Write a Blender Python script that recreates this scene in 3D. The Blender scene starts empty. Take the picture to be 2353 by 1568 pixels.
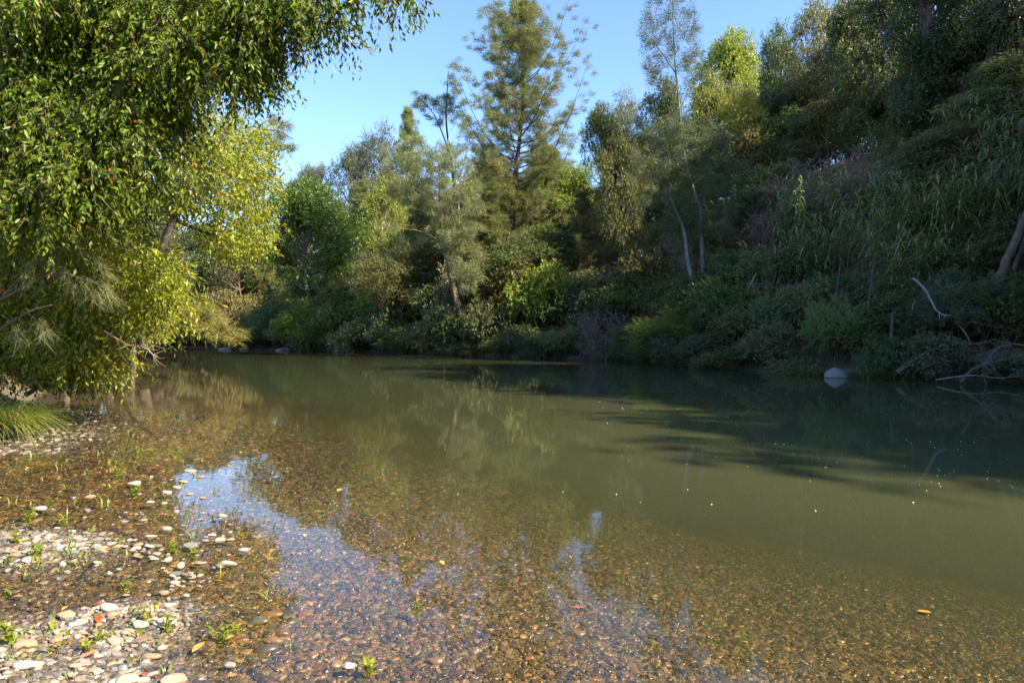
import bpy, math, random
import numpy as np

# ------------------------------------------------------------------ camera, sky, sun, exposure
sc = bpy.context.scene
CAM_H = 1.6
cam_d = bpy.data.cameras.new('camera')
cam = bpy.data.objects.new('camera', cam_d)
sc.collection.objects.link(cam)
cam.location = (0, 0, CAM_H)
cam.rotation_euler = (math.radians(90 - 0.22), 0, 0)
cam_d.sensor_width = 36.0
cam_d.lens = 24.0
cam_d.clip_start = 0.05
cam_d.clip_end = 3000
sc.camera = cam

SUN_EL, SUN_AZ = 37.0, -28.0          # elevation; azimuth from +X, negative = behind the camera
w = bpy.data.worlds.new('World'); sc.world = w; w.use_nodes = True
wt = w.node_tree; bg = wt.nodes['Background']
sky = wt.nodes.new('ShaderNodeTexSky'); sky.sky_type = 'NISHITA'; sky.sun_disc = False
sky.sun_elevation = math.radians(SUN_EL)
sky.sun_rotation = math.radians(90 - SUN_AZ)
sky.air_density = 1.0; sky.dust_density = 0.3; sky.ozone_density = 4.6; sky.altitude = 900
wt.links.new(sky.outputs[0], bg.inputs[0]); bg.inputs[1].default_value = 0.12
sun_d = bpy.data.lights.new('sun', 'SUN'); sun_d.energy = 4.7; sun_d.angle = math.radians(0.5)
sun_d.color = (1.0, 0.89, 0.66)
sun = bpy.data.objects.new('sun', sun_d); sc.collection.objects.link(sun)
ce = math.cos(math.radians(SUN_EL))
sdir = np.array([ce*math.cos(math.radians(SUN_AZ)), ce*math.sin(math.radians(SUN_AZ)), math.sin(math.radians(SUN_EL))])
from mathutils import Vector
sun.rotation_euler = Vector(sdir).to_track_quat('Z', 'Y').to_euler()
sun.location = (60, -20, 80)
vs = sc.view_settings
vs.view_transform = 'Standard'; vs.look = 'None'; vs.exposure = 1.76; vs.gamma = 1.0; vs.use_curve_mapping = False
sc.cycles.max_bounces = 7; sc.cycles.diffuse_bounces = 4; sc.cycles.glossy_bounces = 2
sc.cycles.transmission_bounces = 4; sc.cycles.transparent_max_bounces = 8
sc.cycles.caustics_reflective = False; sc.cycles.caustics_refractive = False

rng = np.random.default_rng(11)
random.seed(11)
F0, CX, HZ = 1568.0, 1176.0, 778.0

def pt(px, py, Y):
    """point seen at pixel (px,py) of a 2352x1568 picture, Y metres away"""
    return np.array([(px-CX)/F0*Y, Y, CAM_H+(HZ-py)/F0*Y])

def nz(v):
    return v/np.maximum(np.linalg.norm(v, axis=-1, keepdims=True), 1e-9)

# ------------------------------------------------------------------ terrain functions
RB = np.array([(34, -60), (30, -30), (27, 0), (22, 14), (18.5, 24.6), (14.6, 28.8), (13, 32.6), (10.4, 38.6), (7.6, 53),
               (-1, 62), (-7.6, 68), (-28, 93), (-74, 132), (-150, 175), (-260, 230)], float)
LB = np.array([(31, -60), (2.0, -6), (-1.6, 0), (-4.8, 4.3), (-7.2, 7.6), (-8.7, 11.0), (-14, 19.5), (-22, 35), (-45, 70), (-90, 112), (-160, 150), (-270, 200)], float)

def sdist(x, y, PL):
    """signed distance to a polyline, positive on its right-hand side"""
    best = np.full(x.shape, 1e9); sg = np.zeros(x.shape)
    for a, b in zip(PL[:-1], PL[1:]):
        d = b-a; L2 = d@d
        t = np.clip(((x-a[0])*d[0]+(y-a[1])*d[1])/L2, 0, 1)
        ex = x-(a[0]+t*d[0]); ey = y-(a[1]+t*d[1])
        r = np.hypot(ex, ey); cr = d[1]*ex-d[0]*ey
        m = r < best
        best = np.where(m, r, best); sg = np.where(m, np.sign(cr), sg)
    return best*sg

_pg = rng.random((64, 64))
def vnoise(x, y):
    xi = np.floor(x).astype(int); yi = np.floor(y).astype(int); fx = x-xi; fy = y-yi
    fx = fx*fx*(3-2*fx); fy = fy*fy*(3-2*fy)
    g = lambda a, b: _pg[a % 64, b % 64]
    return (g(xi, yi)*(1-fx)+g(xi+1, yi)*fx)*(1-fy)+(g(xi, yi+1)*(1-fx)+g(xi+1, yi+1)*fx)*fy - .5

def ground(x, y):
    x = np.asarray(x, float); y = np.asarray(y, float)
    sR = sdist(x, y, RB); sL = sdist(x, y, LB)
    dL = np.interp(sL+1.1*vnoise(x*.22+9, y*.16+4)*np.clip(sL/3, 0, 1), [0, 1.2, 2.4, 3.8, 5.8, 8.2, 11, 16, 26], [0, .015, .035, .09, .36, .82, 1.4, 1.9, 2.3])
    dR = 1.9*(1-np.exp(np.minimum(sR, 0)/1.1))
    z = -np.minimum(dL, dR)
    near = np.clip((9-y)/3, 0, 1)
    z = z + near*np.exp(-np.maximum(sL, 0)/2.2)*(vnoise(x*.9+3, y*.9)*.045+vnoise(x*2.3, y*2.3+9)*.035-.012)*(sL > -6)
    z = z + (.09*np.exp(-((x+2.6)/.85)**2-((y-3.0)/.6)**2)) - .035*np.clip((y-5.6)/.8, 0, 1)*np.clip((9.6-y)/.8, 0, 1)*(sL > -3.5) + .062*np.exp(-((x+3.95)/.85)**2-((y-5.2)/.38)**2) + .05*np.exp(-((x+2.1)/.4)**2-((y-3.9)/.3)**2)
    # left side land: flat gravel bar near the camera, a low earthy bank beyond
    l = np.maximum(-sL, 0)
    bar = .03*l + .02*np.maximum(l-3, 0)
    bank = np.interp(l, [0, .5, 1.2, 4, 15, 60, 200], [0, .45, .85, 1.6, 3.0, 5, 25])
    kb = np.clip((y-8.6)/2.0, 0, 1)
    z = np.where(sL < 0, z+bar*(1-kb)+bank*kb+.35*kb*np.minimum(l, 1)*vnoise(x*.7, y*.7), z)
    # right side: steep hill
    d = np.maximum(sR, 0)
    far = np.clip((y-46)/45, 0, 1)
    top = (33-15*far)*(.2+.8*np.clip((y+15)/17, 0, 1))
    hill = np.interp(d, [0, .4, 1.5, 4], [0, .35, .9, 2.0]) + np.where(d > 4, top*(1-np.exp(-(d-4)/(top/(1.08-.2*far)))), 0) + .05*np.maximum(d-30, 0)
    hill = hill + np.clip(d/8, 0, 1)*(vnoise(x*.13, y*.13)*3.0+vnoise(x*.4, y*.4)*1.0)
    z = np.where(sR > 0, hill, z)
    return z

def gz(x, y):
    return float(ground(np.array([x]), np.array([y]))[0])

# ------------------------------------------------------------------ mesh helpers
C = sc.collection
def mesh_np(name, V, F, mats=(), midx=None, smooth=False):
    me = bpy.data.meshes.new(name)
    V = np.ascontiguousarray(V, np.float32); F = np.ascontiguousarray(F, np.int32)
    n, k = F.shape
    me.vertices.add(len(V)); me.vertices.foreach_set('co', V.ravel())
    me.loops.add(n*k); me.loops.foreach_set('vertex_index', F.ravel())
    me.polygons.add(n)
    me.polygons.foreach_set('loop_start', np.arange(0, n*k, k, dtype=np.int32))
    me.polygons.foreach_set('loop_total', np.full(n, k, np.int32))
    if midx is not None: me.polygons.foreach_set('material_index', np.ascontiguousarray(midx, np.int32))
    if smooth: me.polygons.foreach_set('use_smooth', np.ones(n, bool))
    for m in mats: me.materials.append(m)
    me.update(calc_edges=True)
    return me

class Geo:
    def __init__(s): s.V = []; s.F = []; s.n = 0
    def add(s, V, F):
        if len(V) == 0: return
        s.V.append(V); s.F.append(F+s.n); s.n += len(V)
    def mesh(s, name, mat, smooth=False, off=None):
        V = np.concatenate(s.V); F = np.concatenate(s.F)
        if off is not None: V = V-np.asarray(off)
        return mesh_np(name, V, F, (mat,), None, smooth)

def tube(g, P, R, sides=6):
    """tapered tube along a path, triangles"""
    P = np.asarray(P, float); n = len(P)
    R = np.broadcast_to(np.asarray(R, float), (n,))
    T = nz(np.gradient(P, axis=0))
    ref = np.array([0.3, 0.1, 1.0]) if abs(T[0, 2]) < .8 else np.array([1.0, .2, 0.1])
    U = nz(np.cross(T, ref)); W = np.cross(T, U)
    a = np.linspace(0, 2*np.pi, sides, endpoint=False)
    V = P[:, None]+R[:, None, None]*(np.cos(a)[None, :, None]*U[:, None]+np.sin(a)[None, :, None]*W[:, None])
    i = np.arange(n-1)[:, None]*sides; j = np.arange(sides)[None]; j2 = (j+1) % sides
    A = (i+j).ravel(); B = (i+j2).ravel(); Cc = (i+sides+j2).ravel(); D = (i+sides+j).ravel()
    F = np.concatenate([np.stack([A, B, Cc], 1), np.stack([A, Cc, D], 1)])
    V = np.concatenate([V.reshape(-1, 3), P[-1:]+T[-1:]*R[-1]])
    e = (n-1)*sides; tip = n*sides
    F = np.concatenate([F, np.stack([e+np.arange(sides), e+(np.arange(sides)+1) % sides, np.full(sides, tip)], 1)])
    g.add(V, F)

def bez(a, b, c, n=6):
    t = np.linspace(0, 1, n)[:, None]
    return (1-t)**2*np.asarray(a)+2*t*(1-t)*np.asarray(b)+t*t*np.asarray(c)

def spline(pts, n=14):
    """smooth curve through points"""
    P = np.asarray(pts, float); m = len(P)
    if m == 2: return P[0]+(P[1]-P[0])*np.linspace(0, 1, n)[:, None]
    Q = np.concatenate([[2*P[0]-P[1]], P, [2*P[-1]-P[-2]]]); out = []
    for u in np.linspace(0, m-1-1e-6, n):
        i = int(u); t = u-i; p0, p1, p2, p3 = Q[i:i+4]
        out.append(.5*(2*p1+(p2-p0)*t+(2*p0-5*p1+4*p2-p3)*t*t+(3*p1-p0-3*p2+p3)*t**3))
    return np.array(out)

LEAF4 = (np.array([(0, 0, 0), (.45, 0, -.05), (1, 0, -.18), (.42, .5, .02), (.42, -.5, .02)]), np.array([(0, 1, 3), (1, 2, 3), (0, 4, 1), (1, 4, 2)]))
LEAF2 = (np.array([(0, 0, 0), (.45, .5, .06), (1, 0, -.10), (.45, -.5, .06)]), np.array([(0, 2, 1), (0, 3, 2)]))
NEED = (np.array([(0, .5, 0), (0, -.5, 0), (1, 0, 0)]), np.array([(0, 1, 2)]))
BLADE = (np.array([(0, .35, 0), (0, -.35, 0), (.35, .5, .10), (.35, -.5, .10), (.7, .36, .04), (.7, -.36, .04), (1, 0, -.16)]),
         np.array([(0, 1, 3), (0, 3, 2), (2, 3, 5), (2, 5, 4), (4, 5, 6)]))

def leaves(g, P, D, N, L, Wd, tmpl):
    tv, tf = tmpl
    X = nz(D); Z = nz(N-(N*X).sum(-1, keepdims=True)*X); Y = np.cross(Z, X)
    V = P[:, None]+X[:, None]*(tv[None, :, 0:1]*L[:, None, None])+Y[:, None]*(tv[None, :, 1:2]*Wd[:, None, None])+Z[:, None]*(tv[None, :, 2:3]*L[:, None, None])
    n = len(P); k = len(tv)
    F = tf[None]+(np.arange(n)*k)[:, None, None]
    g.add(V.reshape(-1, 3), F.reshape(-1, 3))

def rdir(n):
    return nz(rng.normal(size=(n, 3)))

def spray_leaves(g, base, dirn, tl, m, droop, L, W, tmpl, spread=.9, hang=.2, gt=None, twr=.004, up=.6):
    n = len(base); t = (np.arange(m)[None]+rng.random((n, m)))/m
    tl = np.broadcast_to(tl, (n,))[:, None, None]
    P = base[:, None]+dirn[:, None]*tl*t[..., None]; P[..., 2] -= (droop*tl[..., 0]*t*t)
    T = np.repeat(dirn[:, None], m, 1).copy(); T[..., 2] -= 2*droop*t; T = nz(T)
    S = nz(np.cross(T, rdir(n*m).reshape(n, m, 3)))
    D = nz(T*.6+S*spread+np.array([0, 0, -hang]))
    N = nz(rdir(n*m).reshape(n, m, 3)*.8+np.array([0, 0, up])+dirn[:, None]*.3)
    q = .65+.7*rng.random(n*m)
    leaves(g, P.reshape(-1, 3), D.reshape(-1, 3), N.reshape(-1, 3), L*q, W*q, tmpl)
    if gt is not None:
        for i in range(0, n, 3):
            tt = np.linspace(0, 1, 4)[:, None]
            pp = base[i]+dirn[i]*tl[i, 0]*tt; pp[:, 2] -= droop*tl[i, 0, 0]*tt[:, 0]**2
            tube(gt, pp, np.linspace(twr, twr*.4, 4), 3)

def clump_sprays(cc, rc, ns, upb=.35, cen=None):
    """spray bases and directions spread through dome-like clumps"""
    k = len(cc)
    d = rdir(k*ns).reshape(k, ns, 3); d[..., 2] = d[..., 2]*.75+upb; d = nz(d)
    r = rng.random((k, ns, 1))**.5
    b = cc[:, None]+d*r*np.reshape(rc, (-1, 1, 1))*np.array([1, 1, .8])
    out = d.copy()
    if cen is not None: out = nz(d+.5*nz(b-cen))
    return b.reshape(-1, 3), out.reshape(-1, 3)

# ------------------------------------------------------------------ materials
def mat(name):
    m = bpy.data.materials.new(name); m.use_nodes = True
    nt = m.node_tree; nt.nodes.clear()
    return m, nt, nt.nodes.new('ShaderNodeOutputMaterial')
def nd(nt, t, **kw):
    n = nt.nodes.new(t)
    for k, v in kw.items(): setattr(n, k, v)
    return n
def mth(nt, op, a, b=None, clamp=False):
    n = nt.nodes.new('ShaderNodeMath'); n.operation = op; n.use_clamp = clamp
    for i, v in enumerate((a, b)):
        if v is None: continue
        if isinstance(v, (int, float)): n.inputs[i].default_value = v
        else: nt.links.new(v, n.inputs[i])
    return n.outputs[0]
def mixc(nt, f, a, b, mode='MIX'):
    n = nt.nodes.new('ShaderNodeMix'); n.data_type = 'RGBA'; n.blend_type = mode; n.clamp_factor = True
    for s, v in ((n.inputs[0], f), (n.inputs[6], a), (n.inputs[7], b)):
        if isinstance(v, (int, float)): s.default_value = v
        elif isinstance(v, tuple): s.default_value = (*v, 1) if len(v) == 3 else v
        else: nt.links.new(v, s)
    return n.outputs[2]

def leaf_mat(name, trans=.35, rough=.42, yellow=.06, ycol=(.42, .26, .03), vary=.55, spec=.5):
    m, nt, out = mat(name)
    oi = nd(nt, 'ShaderNodeObjectInfo'); ge = nd(nt, 'ShaderNodeNewGeometry')
    r = ge.outputs['Random Per Island']
    hs = nd(nt, 'ShaderNodeHueSaturation')
    nt.links.new(oi.outputs['Color'], hs.inputs['Color'])
    nt.links.new(mth(nt, 'ADD', mth(nt, 'MULTIPLY', r, vary*1.6), 1-vary*.75), hs.inputs['Value'])
    r2 = mth(nt, 'FRACT', mth(nt, 'MULTIPLY', r, 37.7))
    nt.links.new(mth(nt, 'ADD', mth(nt, 'MULTIPLY', r2, .07), .465), hs.inputs['Hue'])
    r3 = mth(nt, 'FRACT', mth(nt, 'MULTIPLY', r, 91.3))
    col = mixc(nt, mth(nt, 'LESS_THAN', r3, yellow), hs.outputs[0], ycol)
    # older side / patches of the crown
    tc = nd(nt, 'ShaderNodeTexCoord'); no = nd(nt, 'ShaderNodeTexNoise'); no.inputs['Scale'].default_value = .9
    nt.links.new(tc.outputs['Object'], no.inputs['Vector'])
    col = mixc(nt, mth(nt, 'MULTIPLY', no.outputs[0], .5), col, mixc(nt, 1.0, col, (1.35, 1.15, .7), 'MULTIPLY'))
    p = nd(nt, 'ShaderNodeBsdfPrincipled'); nt.links.new(col, p.inputs['Base Color'])
    p.inputs['Roughness'].default_value = rough; p.inputs['Specular IOR Level'].default_value = spec
    tr = nd(nt, 'ShaderNodeBsdfTranslucent'); nt.links.new(mixc(nt, 1.0, col, (1.5, 1.45, .75), 'MULTIPLY'), tr.inputs[0])
    mx = nd(nt, 'ShaderNodeMixShader'); mx.inputs[0].default_value = trans
    nt.links.new(p.outputs[0], mx.inputs[1]); nt.links.new(tr.outputs[0], mx.inputs[2]); nt.links.new(mx.outputs[0], out.inputs[0])
    return m
M_LEAF = leaf_mat('leaf', .42, .42, .025, (.30, .24, .04))
M_GLOSSLEAF = leaf_mat('glossy_leaf', .45, .42, .005, (.40, .12, .03), .9, .4)
M_NEEDLE = leaf_mat('needle_foliage', .3, .6, .05, (.25, .20, .09), .35, .25)
M_REED = leaf_mat('reed_leaf', .35, .4, .10, (.36, .30, .14), .45)
M_TWIG = leaf_mat('bare_twig', .0, .8, 0, (.3, .2, .1), .5, .2)

def bark_mat():
    m, nt, out = mat('bark')
    oi = nd(nt, 'ShaderNodeObjectInfo'); tc = nd(nt, 'ShaderNodeTexCoord')
    mp = nd(nt, 'ShaderNodeMapping'); mp.inputs['Scale'].default_value = (6, 6, 1.3); nt.links.new(tc.outputs['Object'], mp.inputs[0])
    n1 = nd(nt, 'ShaderNodeTexNoise'); n1.inputs['Scale'].default_value = 3; n1.inputs['Detail'].default_value = 6; nt.links.new(mp.outputs[0], n1.inputs['Vector'])
    n2 = nd(nt, 'ShaderNodeTexNoise'); n2.inputs['Scale'].default_value = 2.2; n2.inputs['Detail'].default_value = 3; nt.links.new(tc.outputs['Object'], n2.inputs['Vector'])
    col = mixc(nt, n1.outputs[0], mixc(nt, 1.0, oi.outputs['Color'], (.45, .42, .4), 'MULTIPLY'), mixc(nt, 1.0, oi.outputs['Color'], (1.5, 1.5, 1.5), 'MULTIPLY'))
    lich = mth(nt, 'MULTIPLY', mth(nt, 'SUBTRACT', n2.outputs[0], .54), 6, True)
    col = mixc(nt, mth(nt, 'MULTIPLY', lich, .6), col, mixc(nt, .5, oi.outputs['Color'], (.42, .42, .38)))
    p = nd(nt, 'ShaderNodeBsdfPrincipled'); p.inputs['Roughness'].default_value = .9; p.inputs['Specular IOR Level'].default_value = .2
    nt.links.new(col, p.inputs['Base Color'])
    b = nd(nt, 'ShaderNodeBump'); b.inputs['Strength'].default_value = .6; b.inputs['Distance'].default_value = .03
    nt.links.new(n1.outputs[0], b.inputs['Height']); nt.links.new(b.outputs[0], p.inputs['Normal']); nt.links.new(p.outputs[0], out.inputs[0])
    return m
M_BARK = bark_mat()

def stone_mat(name, inst):
    m, nt, out = mat(name)
    if inst:
        at = nd(nt, 'ShaderNodeAttribute'); at.attribute_type = 'INSTANCER'; at.attribute_name = 'tone'; base = at.outputs['Color']
    else:
        base = nd(nt, 'ShaderNodeObjectInfo').outputs['Color']
    tc = nd(nt, 'ShaderNodeTexCoord'); ge = nd(nt, 'ShaderNodeNewGeometry')
    n1 = nd(nt, 'ShaderNodeTexNoise'); n1.inputs['Scale'].default_value = 45 if not inst else 60; n1.inputs['Detail'].default_value = 5
    nt.links.new(ge.outputs['Position'], n1.inputs['Vector'])
    n2 = nd(nt, 'ShaderNodeTexNoise'); n2.inputs['Scale'].default_value = 14; n2.inputs['Detail'].default_value = 3
    nt.links.new(ge.outputs['Position'], n2.inputs['Vector'])
    col = mixc(nt, n1.outputs[0], mixc(nt, 1.0, base, (.62, .6, .58), 'MULTIPLY'), mixc(nt, 1.0, base, (1.38, 1.38, 1.38), 'MULTIPLY'))
    col = mixc(nt, mth(nt, 'MULTIPLY', mth(nt, 'SUBTRACT', n2.outputs[0], .5), 2.5, True), col, mixc(nt, 1.0, col, (.75, .65, .5), 'MULTIPLY'))
    sp = nd(nt, 'ShaderNodeSeparateXYZ'); nt.links.new(ge.outputs['Position'], sp.inputs[0])
    wet = mth(nt, 'MULTIPLY', mth(nt, 'SUBTRACT', .008, sp.outputs[2]), 120, True)      # wet below the waterline
    alg = mth(nt, 'MULTIPLY', mth(nt, 'SUBTRACT', -.004, sp.outputs[2]), 40, True)       # brown algal film under water
    col = mixc(nt, wet, col, mixc(nt, 1.0, col, (.43, .41, .38), 'MULTIPLY'))
    col = mixc(nt, mth(nt, 'MULTIPLY', alg, .8), col, mixc(nt, 1.0, col, (1.32, .93, .31), 'MULTIPLY'))
    p = nd(nt, 'ShaderNodeBsdfPrincipled'); nt.links.new(col, p.inputs['Base Color'])
    nt.links.new(mth(nt, 'SUBTRACT', .8, mth(nt, 'MULTIPLY', wet, .5)), p.inputs['Roughness'])
    b = nd(nt, 'ShaderNodeBump'); b.inputs['Strength'].default_value = .5; b.inputs['Distance'].default_value = .005
    nt.links.new(n1.outputs[0], b.inputs['Height']); nt.links.new(b.outputs[0], p.inputs['Normal']); nt.links.new(p.outputs[0], out.inputs[0])
    return m
M_STONE = stone_mat('river_stone', False)
M_STONEI = stone_mat('river_gravel', True)

def ground_mat():
    m, nt, out = mat('earth_and_gravel')
    ge = nd(nt, 'ShaderNodeNewGeometry'); sp = nd(nt, 'ShaderNodeSeparateXYZ'); nt.links.new(ge.outputs['Position'], sp.inputs[0])
    vo = nd(nt, 'ShaderNodeTexVoronoi'); vo.inputs['Scale'].default_value = 26; nt.links.new(ge.outputs['Position'], vo.inputs['Vector'])
    vc = nd(nt, 'ShaderNodeSeparateColor'); nt.links.new(vo.outputs['Color'], vc.inputs[0])
    rp = nd(nt, 'ShaderNodeValToRGB'); cr = rp.color_ramp
    cr.elements[0].color = (.05, .045, .04, 1); cr.elements[1].color = (.30, .21, .10, 1)
    e = cr.elements.new(.35); e.color = (.11, .09, .06, 1)
    e = cr.elements.new(.8); e.color = (.17, .13, .08, 1)
    nt.links.new(vc.outputs[0], rp.inputs[0])
    grav = mixc(nt, mth(nt, 'MULTIPLY', vo.outputs['Distance'], 14, True), rp.outputs[0], (.045, .04, .03))
    grav = rp.outputs[0]
    n1 = nd(nt, 'ShaderNodeTexNoise'); n1.inputs['Scale'].default_value = .5; n1.inputs['Detail'].default_value = 8; n1.inputs['Roughness'].default_value = .7
    nt.links.new(ge.outputs['Position'], n1.inputs['Vector'])
    r2 = nd(nt, 'ShaderNodeValToRGB'); cr = r2.color_ramp
    cr.elements[0].position = .3; cr.elements[0].color = (.035, .028, .016, 1); cr.elements[1].position = .75; cr.elements[1].color = (.22, .13, .055, 1)
    e = cr.elements.new(.5); e.color = (.10, .07, .03, 1)
    nt.links.new(n1.outputs[0], r2.inputs[0])
    land = mth(nt, 'MULTIPLY', mth(nt, 'SUBTRACT', sp.outputs[2], .18), 6, True)
    col = mixc(nt, land, grav, r2.outputs[0])
    alg = mth(nt, 'MULTIPLY', mth(nt, 'SUBTRACT', -.004, sp.outputs[2]), 40, True)
    col = mixc(nt, alg, col, mixc(nt, 1.0, col, (.75, .55, .22), 'MULTIPLY'))
    p = nd(nt, 'ShaderNodeBsdfPrincipled'); p.inputs['Roughness'].default_value = .9; nt.links.new(col, p.inputs['Base Color'])
    b = nd(nt, 'ShaderNodeBump'); b.inputs['Strength'].default_value = .8; b.inputs['Distance'].default_value = .03; b.invert = True
    nt.links.new(vo.outputs['Distance'], b.inputs['Height']); nt.links.new(b.outputs[0], p.inputs['Normal']); nt.links.new(p.outputs[0], out.inputs[0])
    return m
M_GROUND = ground_mat()

def water_mat():
    m, nt, out = mat('river_water')
    at = nd(nt, 'ShaderNodeAttribute'); at.attribute_name = 'depth'; dep = at.outputs['Fac']
    ge = nd(nt, 'ShaderNodeNewGeometry')
    mp = nd(nt, 'ShaderNodeMapping'); mp.inputs['Scale'].default_value = (1.0, 1.0, 1.0); nt.links.new(ge.outputs['Position'], mp.inputs[0])
    n1 = nd(nt, 'ShaderNodeTexNoise'); n1.inputs['Scale'].default_value = 2.2; n1.inputs['Detail'].default_value = 4; n1.inputs['Roughness'].default_value = .55
    nt.links.new(mp.outputs[0], n1.inputs['Vector'])
    b = nd(nt, 'ShaderNodeBump'); b.inputs['Strength'].default_value = .3; b.inputs['Distance'].default_value = .004
    nt.links.new(n1.outputs[0], b.inputs['Height'])
    # path through the water along the refracted ray
    dt = nd(nt, 'ShaderNodeVectorMath', operation='DOT_PRODUCT'); nt.links.new(ge.outputs['Incoming'], dt.inputs[0]); dt.inputs[1].default_value = (0, 0, 1)
    c = mth(nt, 'ABSOLUTE', dt.outputs['Value'])
    s2 = mth(nt, 'SUBTRACT', 1.0, mth(nt, 'MULTIPLY', c, c))
    cr_ = mth(nt, 'SQRT', mth(nt, 'SUBTRACT', 1.0, mth(nt, 'MULTIPLY', s2, 1/1.77)))
    path = mth(nt, 'DIVIDE', dep, cr_)
    opt = mth(nt, 'POWER', mth(nt, 'DIVIDE', path, 0.92), 1.15)
    frac = mth(nt, 'SUBTRACT', 1.0, mth(nt, 'EXPONENT', mth(nt, 'MULTIPLY', opt, -1.0)))
    tr = nd(nt, 'ShaderNodeBsdfTransparent')
    comb = nd(nt, 'ShaderNodeCombineColor')
    for i, k in enumerate((.20, .24, .75)):
        nt.links.new(mth(nt, 'EXPONENT', mth(nt, 'MULTIPLY', path, -k)), comb.inputs[i])
    nt.links.new(comb.outputs[0], tr.inputs[0])
    df = nd(nt, 'ShaderNodeBsdfDiffuse'); df.inputs[0].default_value = (.074, .080, .038, 1)
    body = nd(nt, 'ShaderNodeMixShader'); nt.links.new(frac, body.inputs[0]); nt.links.new(tr.outputs[0], body.inputs[1]); nt.links.new(df.outputs[0], body.inputs[2])
    gl = nd(nt, 'ShaderNodeBsdfGlossy'); gl.inputs['Roughness'].default_value = .015; nt.links.new(b.outputs[0], gl.inputs['Normal'])
    d2 = nd(nt, 'ShaderNodeVectorMath', operation='DOT_PRODUCT'); nt.links.new(ge.outputs['Incoming'], d2.inputs[0]); nt.links.new(b.outputs[0], d2.inputs[1])
    one = mth(nt, 'SUBTRACT', 1.0, mth(nt, 'ABSOLUTE', d2.outputs['Value']), True)
    fr = nd(nt, 'ShaderNodeMath', operation='ADD'); fr.inputs[0].default_value = .02; nt.links.new(mth(nt, 'MULTIPLY', mth(nt, 'POWER', one, 5.0), .98), fr.inputs[1])
    mx = nd(nt, 'ShaderNodeMixShader'); nt.links.new(fr.outputs[0], mx.inputs[0]); nt.links.new(body.outputs[0], mx.inputs[1]); nt.links.new(gl.outputs[0], mx.inputs[2])
    nt.links.new(mx.outputs[0], out.inputs[0])
    return m
M_WATER = water_mat()

def plain_mat(name, rough=.6, vary=.3):
    m, nt, out = mat(name)
    oi = nd(nt, 'ShaderNodeObjectInfo'); ge = nd(nt, 'ShaderNodeNewGeometry')
    n1 = nd(nt, 'ShaderNodeTexNoise'); n1.inputs['Scale'].default_value = 30; n1.inputs['Detail'].default_value = 4; nt.links.new(ge.outputs['Position'], n1.inputs['Vector'])
    col = mixc(nt, n1.outputs[0], mixc(nt, 1.0, oi.outputs['Color'], (1-vary,)*3, 'MULTIPLY'), mixc(nt, 1.0, oi.outputs['Color'], (1+vary,)*3, 'MULTIPLY'))
    p = nd(nt, 'ShaderNodeBsdfPrincipled'); p.inputs['Roughness'].default_value = rough; nt.links.new(col, p.inputs['Base Color']); nt.links.new(p.outputs[0], out.inputs[0])
    return m
M_DRYLEAF = plain_mat('dry_leaf', .5); M_FOAM = plain_mat('foam', .7, .1)

def rock_mat():
    m, nt, out = mat('rock')
    oi = nd(nt, 'ShaderNodeObjectInfo'); ge = nd(nt, 'ShaderNodeNewGeometry')
    n1 = nd(nt, 'ShaderNodeTexNoise'); n1.inputs['Scale'].default_value = 5; n1.inputs['Detail'].default_value = 8; n1.inputs['Roughness'].default_value = .7
    nt.links.new(ge.outputs['Position'], n1.inputs['Vector'])
    sp = nd(nt, 'ShaderNodeSeparateXYZ'); nt.links.new(ge.outputs['Position'], sp.inputs[0])
    col = mixc(nt, n1.outputs[0], mixc(nt, 1.0, oi.outputs['Color'], (.5, .5, .5), 'MULTIPLY'), mixc(nt, 1.0, oi.outputs['Color'], (1.5, 1.5, 1.5), 'MULTIPLY'))
    wet = mth(nt, 'MULTIPLY', mth(nt, 'SUBTRACT', .05, sp.outputs[2]), 30, True)
    col = mixc(nt, wet, col, mixc(nt, 1.0, col, (.4, .38, .35), 'MULTIPLY'))
    p = nd(nt, 'ShaderNodeBsdfPrincipled'); p.inputs['Roughness'].default_value = .85; nt.links.new(col, p.inputs['Base Color'])
    b = nd(nt, 'ShaderNodeBump'); b.inputs['Strength'].default_value = .7; b.inputs['Distance'].default_value = .05
    nt.links.new(n1.outputs[0], b.inputs['Height']); nt.links.new(b.outputs[0], p.inputs['Normal']); nt.links.new(p.outputs[0], out.inputs[0])
    return m
M_ROCK = rock_mat()

# ------------------------------------------------------------------ object helpers
def tag(o, label, cat, group=None, kind=None):
    o['label'] = label
    if cat: o['category'] = cat
    if group: o['group'] = group
    if kind: o['kind'] = kind
    return o
def ob(name, me, parent=None, color=(1, 1, 1), loc=(0, 0, 0)):
    o = bpy.data.objects.new(name, me); C.objects.link(o); o.location = loc
    o.color = (*color, 1)
    if parent is not None: o.parent = parent
    return o
def thing(name, label, cat, loc, rz=0, scale=(1, 1, 1), group=None, parts=(), tilt=(0, 0)):
    e = bpy.data.objects.new(name, None); C.objects.link(e); e.empty_display_size = .2
    e.location = tuple(loc); e.rotation_euler = (tilt[0], tilt[1], rz); e.scale = scale
    tag(e, label, cat, group)
    for pn, me, col, *sub in parts:
        o = ob(pn, me, e, col)
        if sub: ob('branches', sub[0], o, col)
    return e

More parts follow.
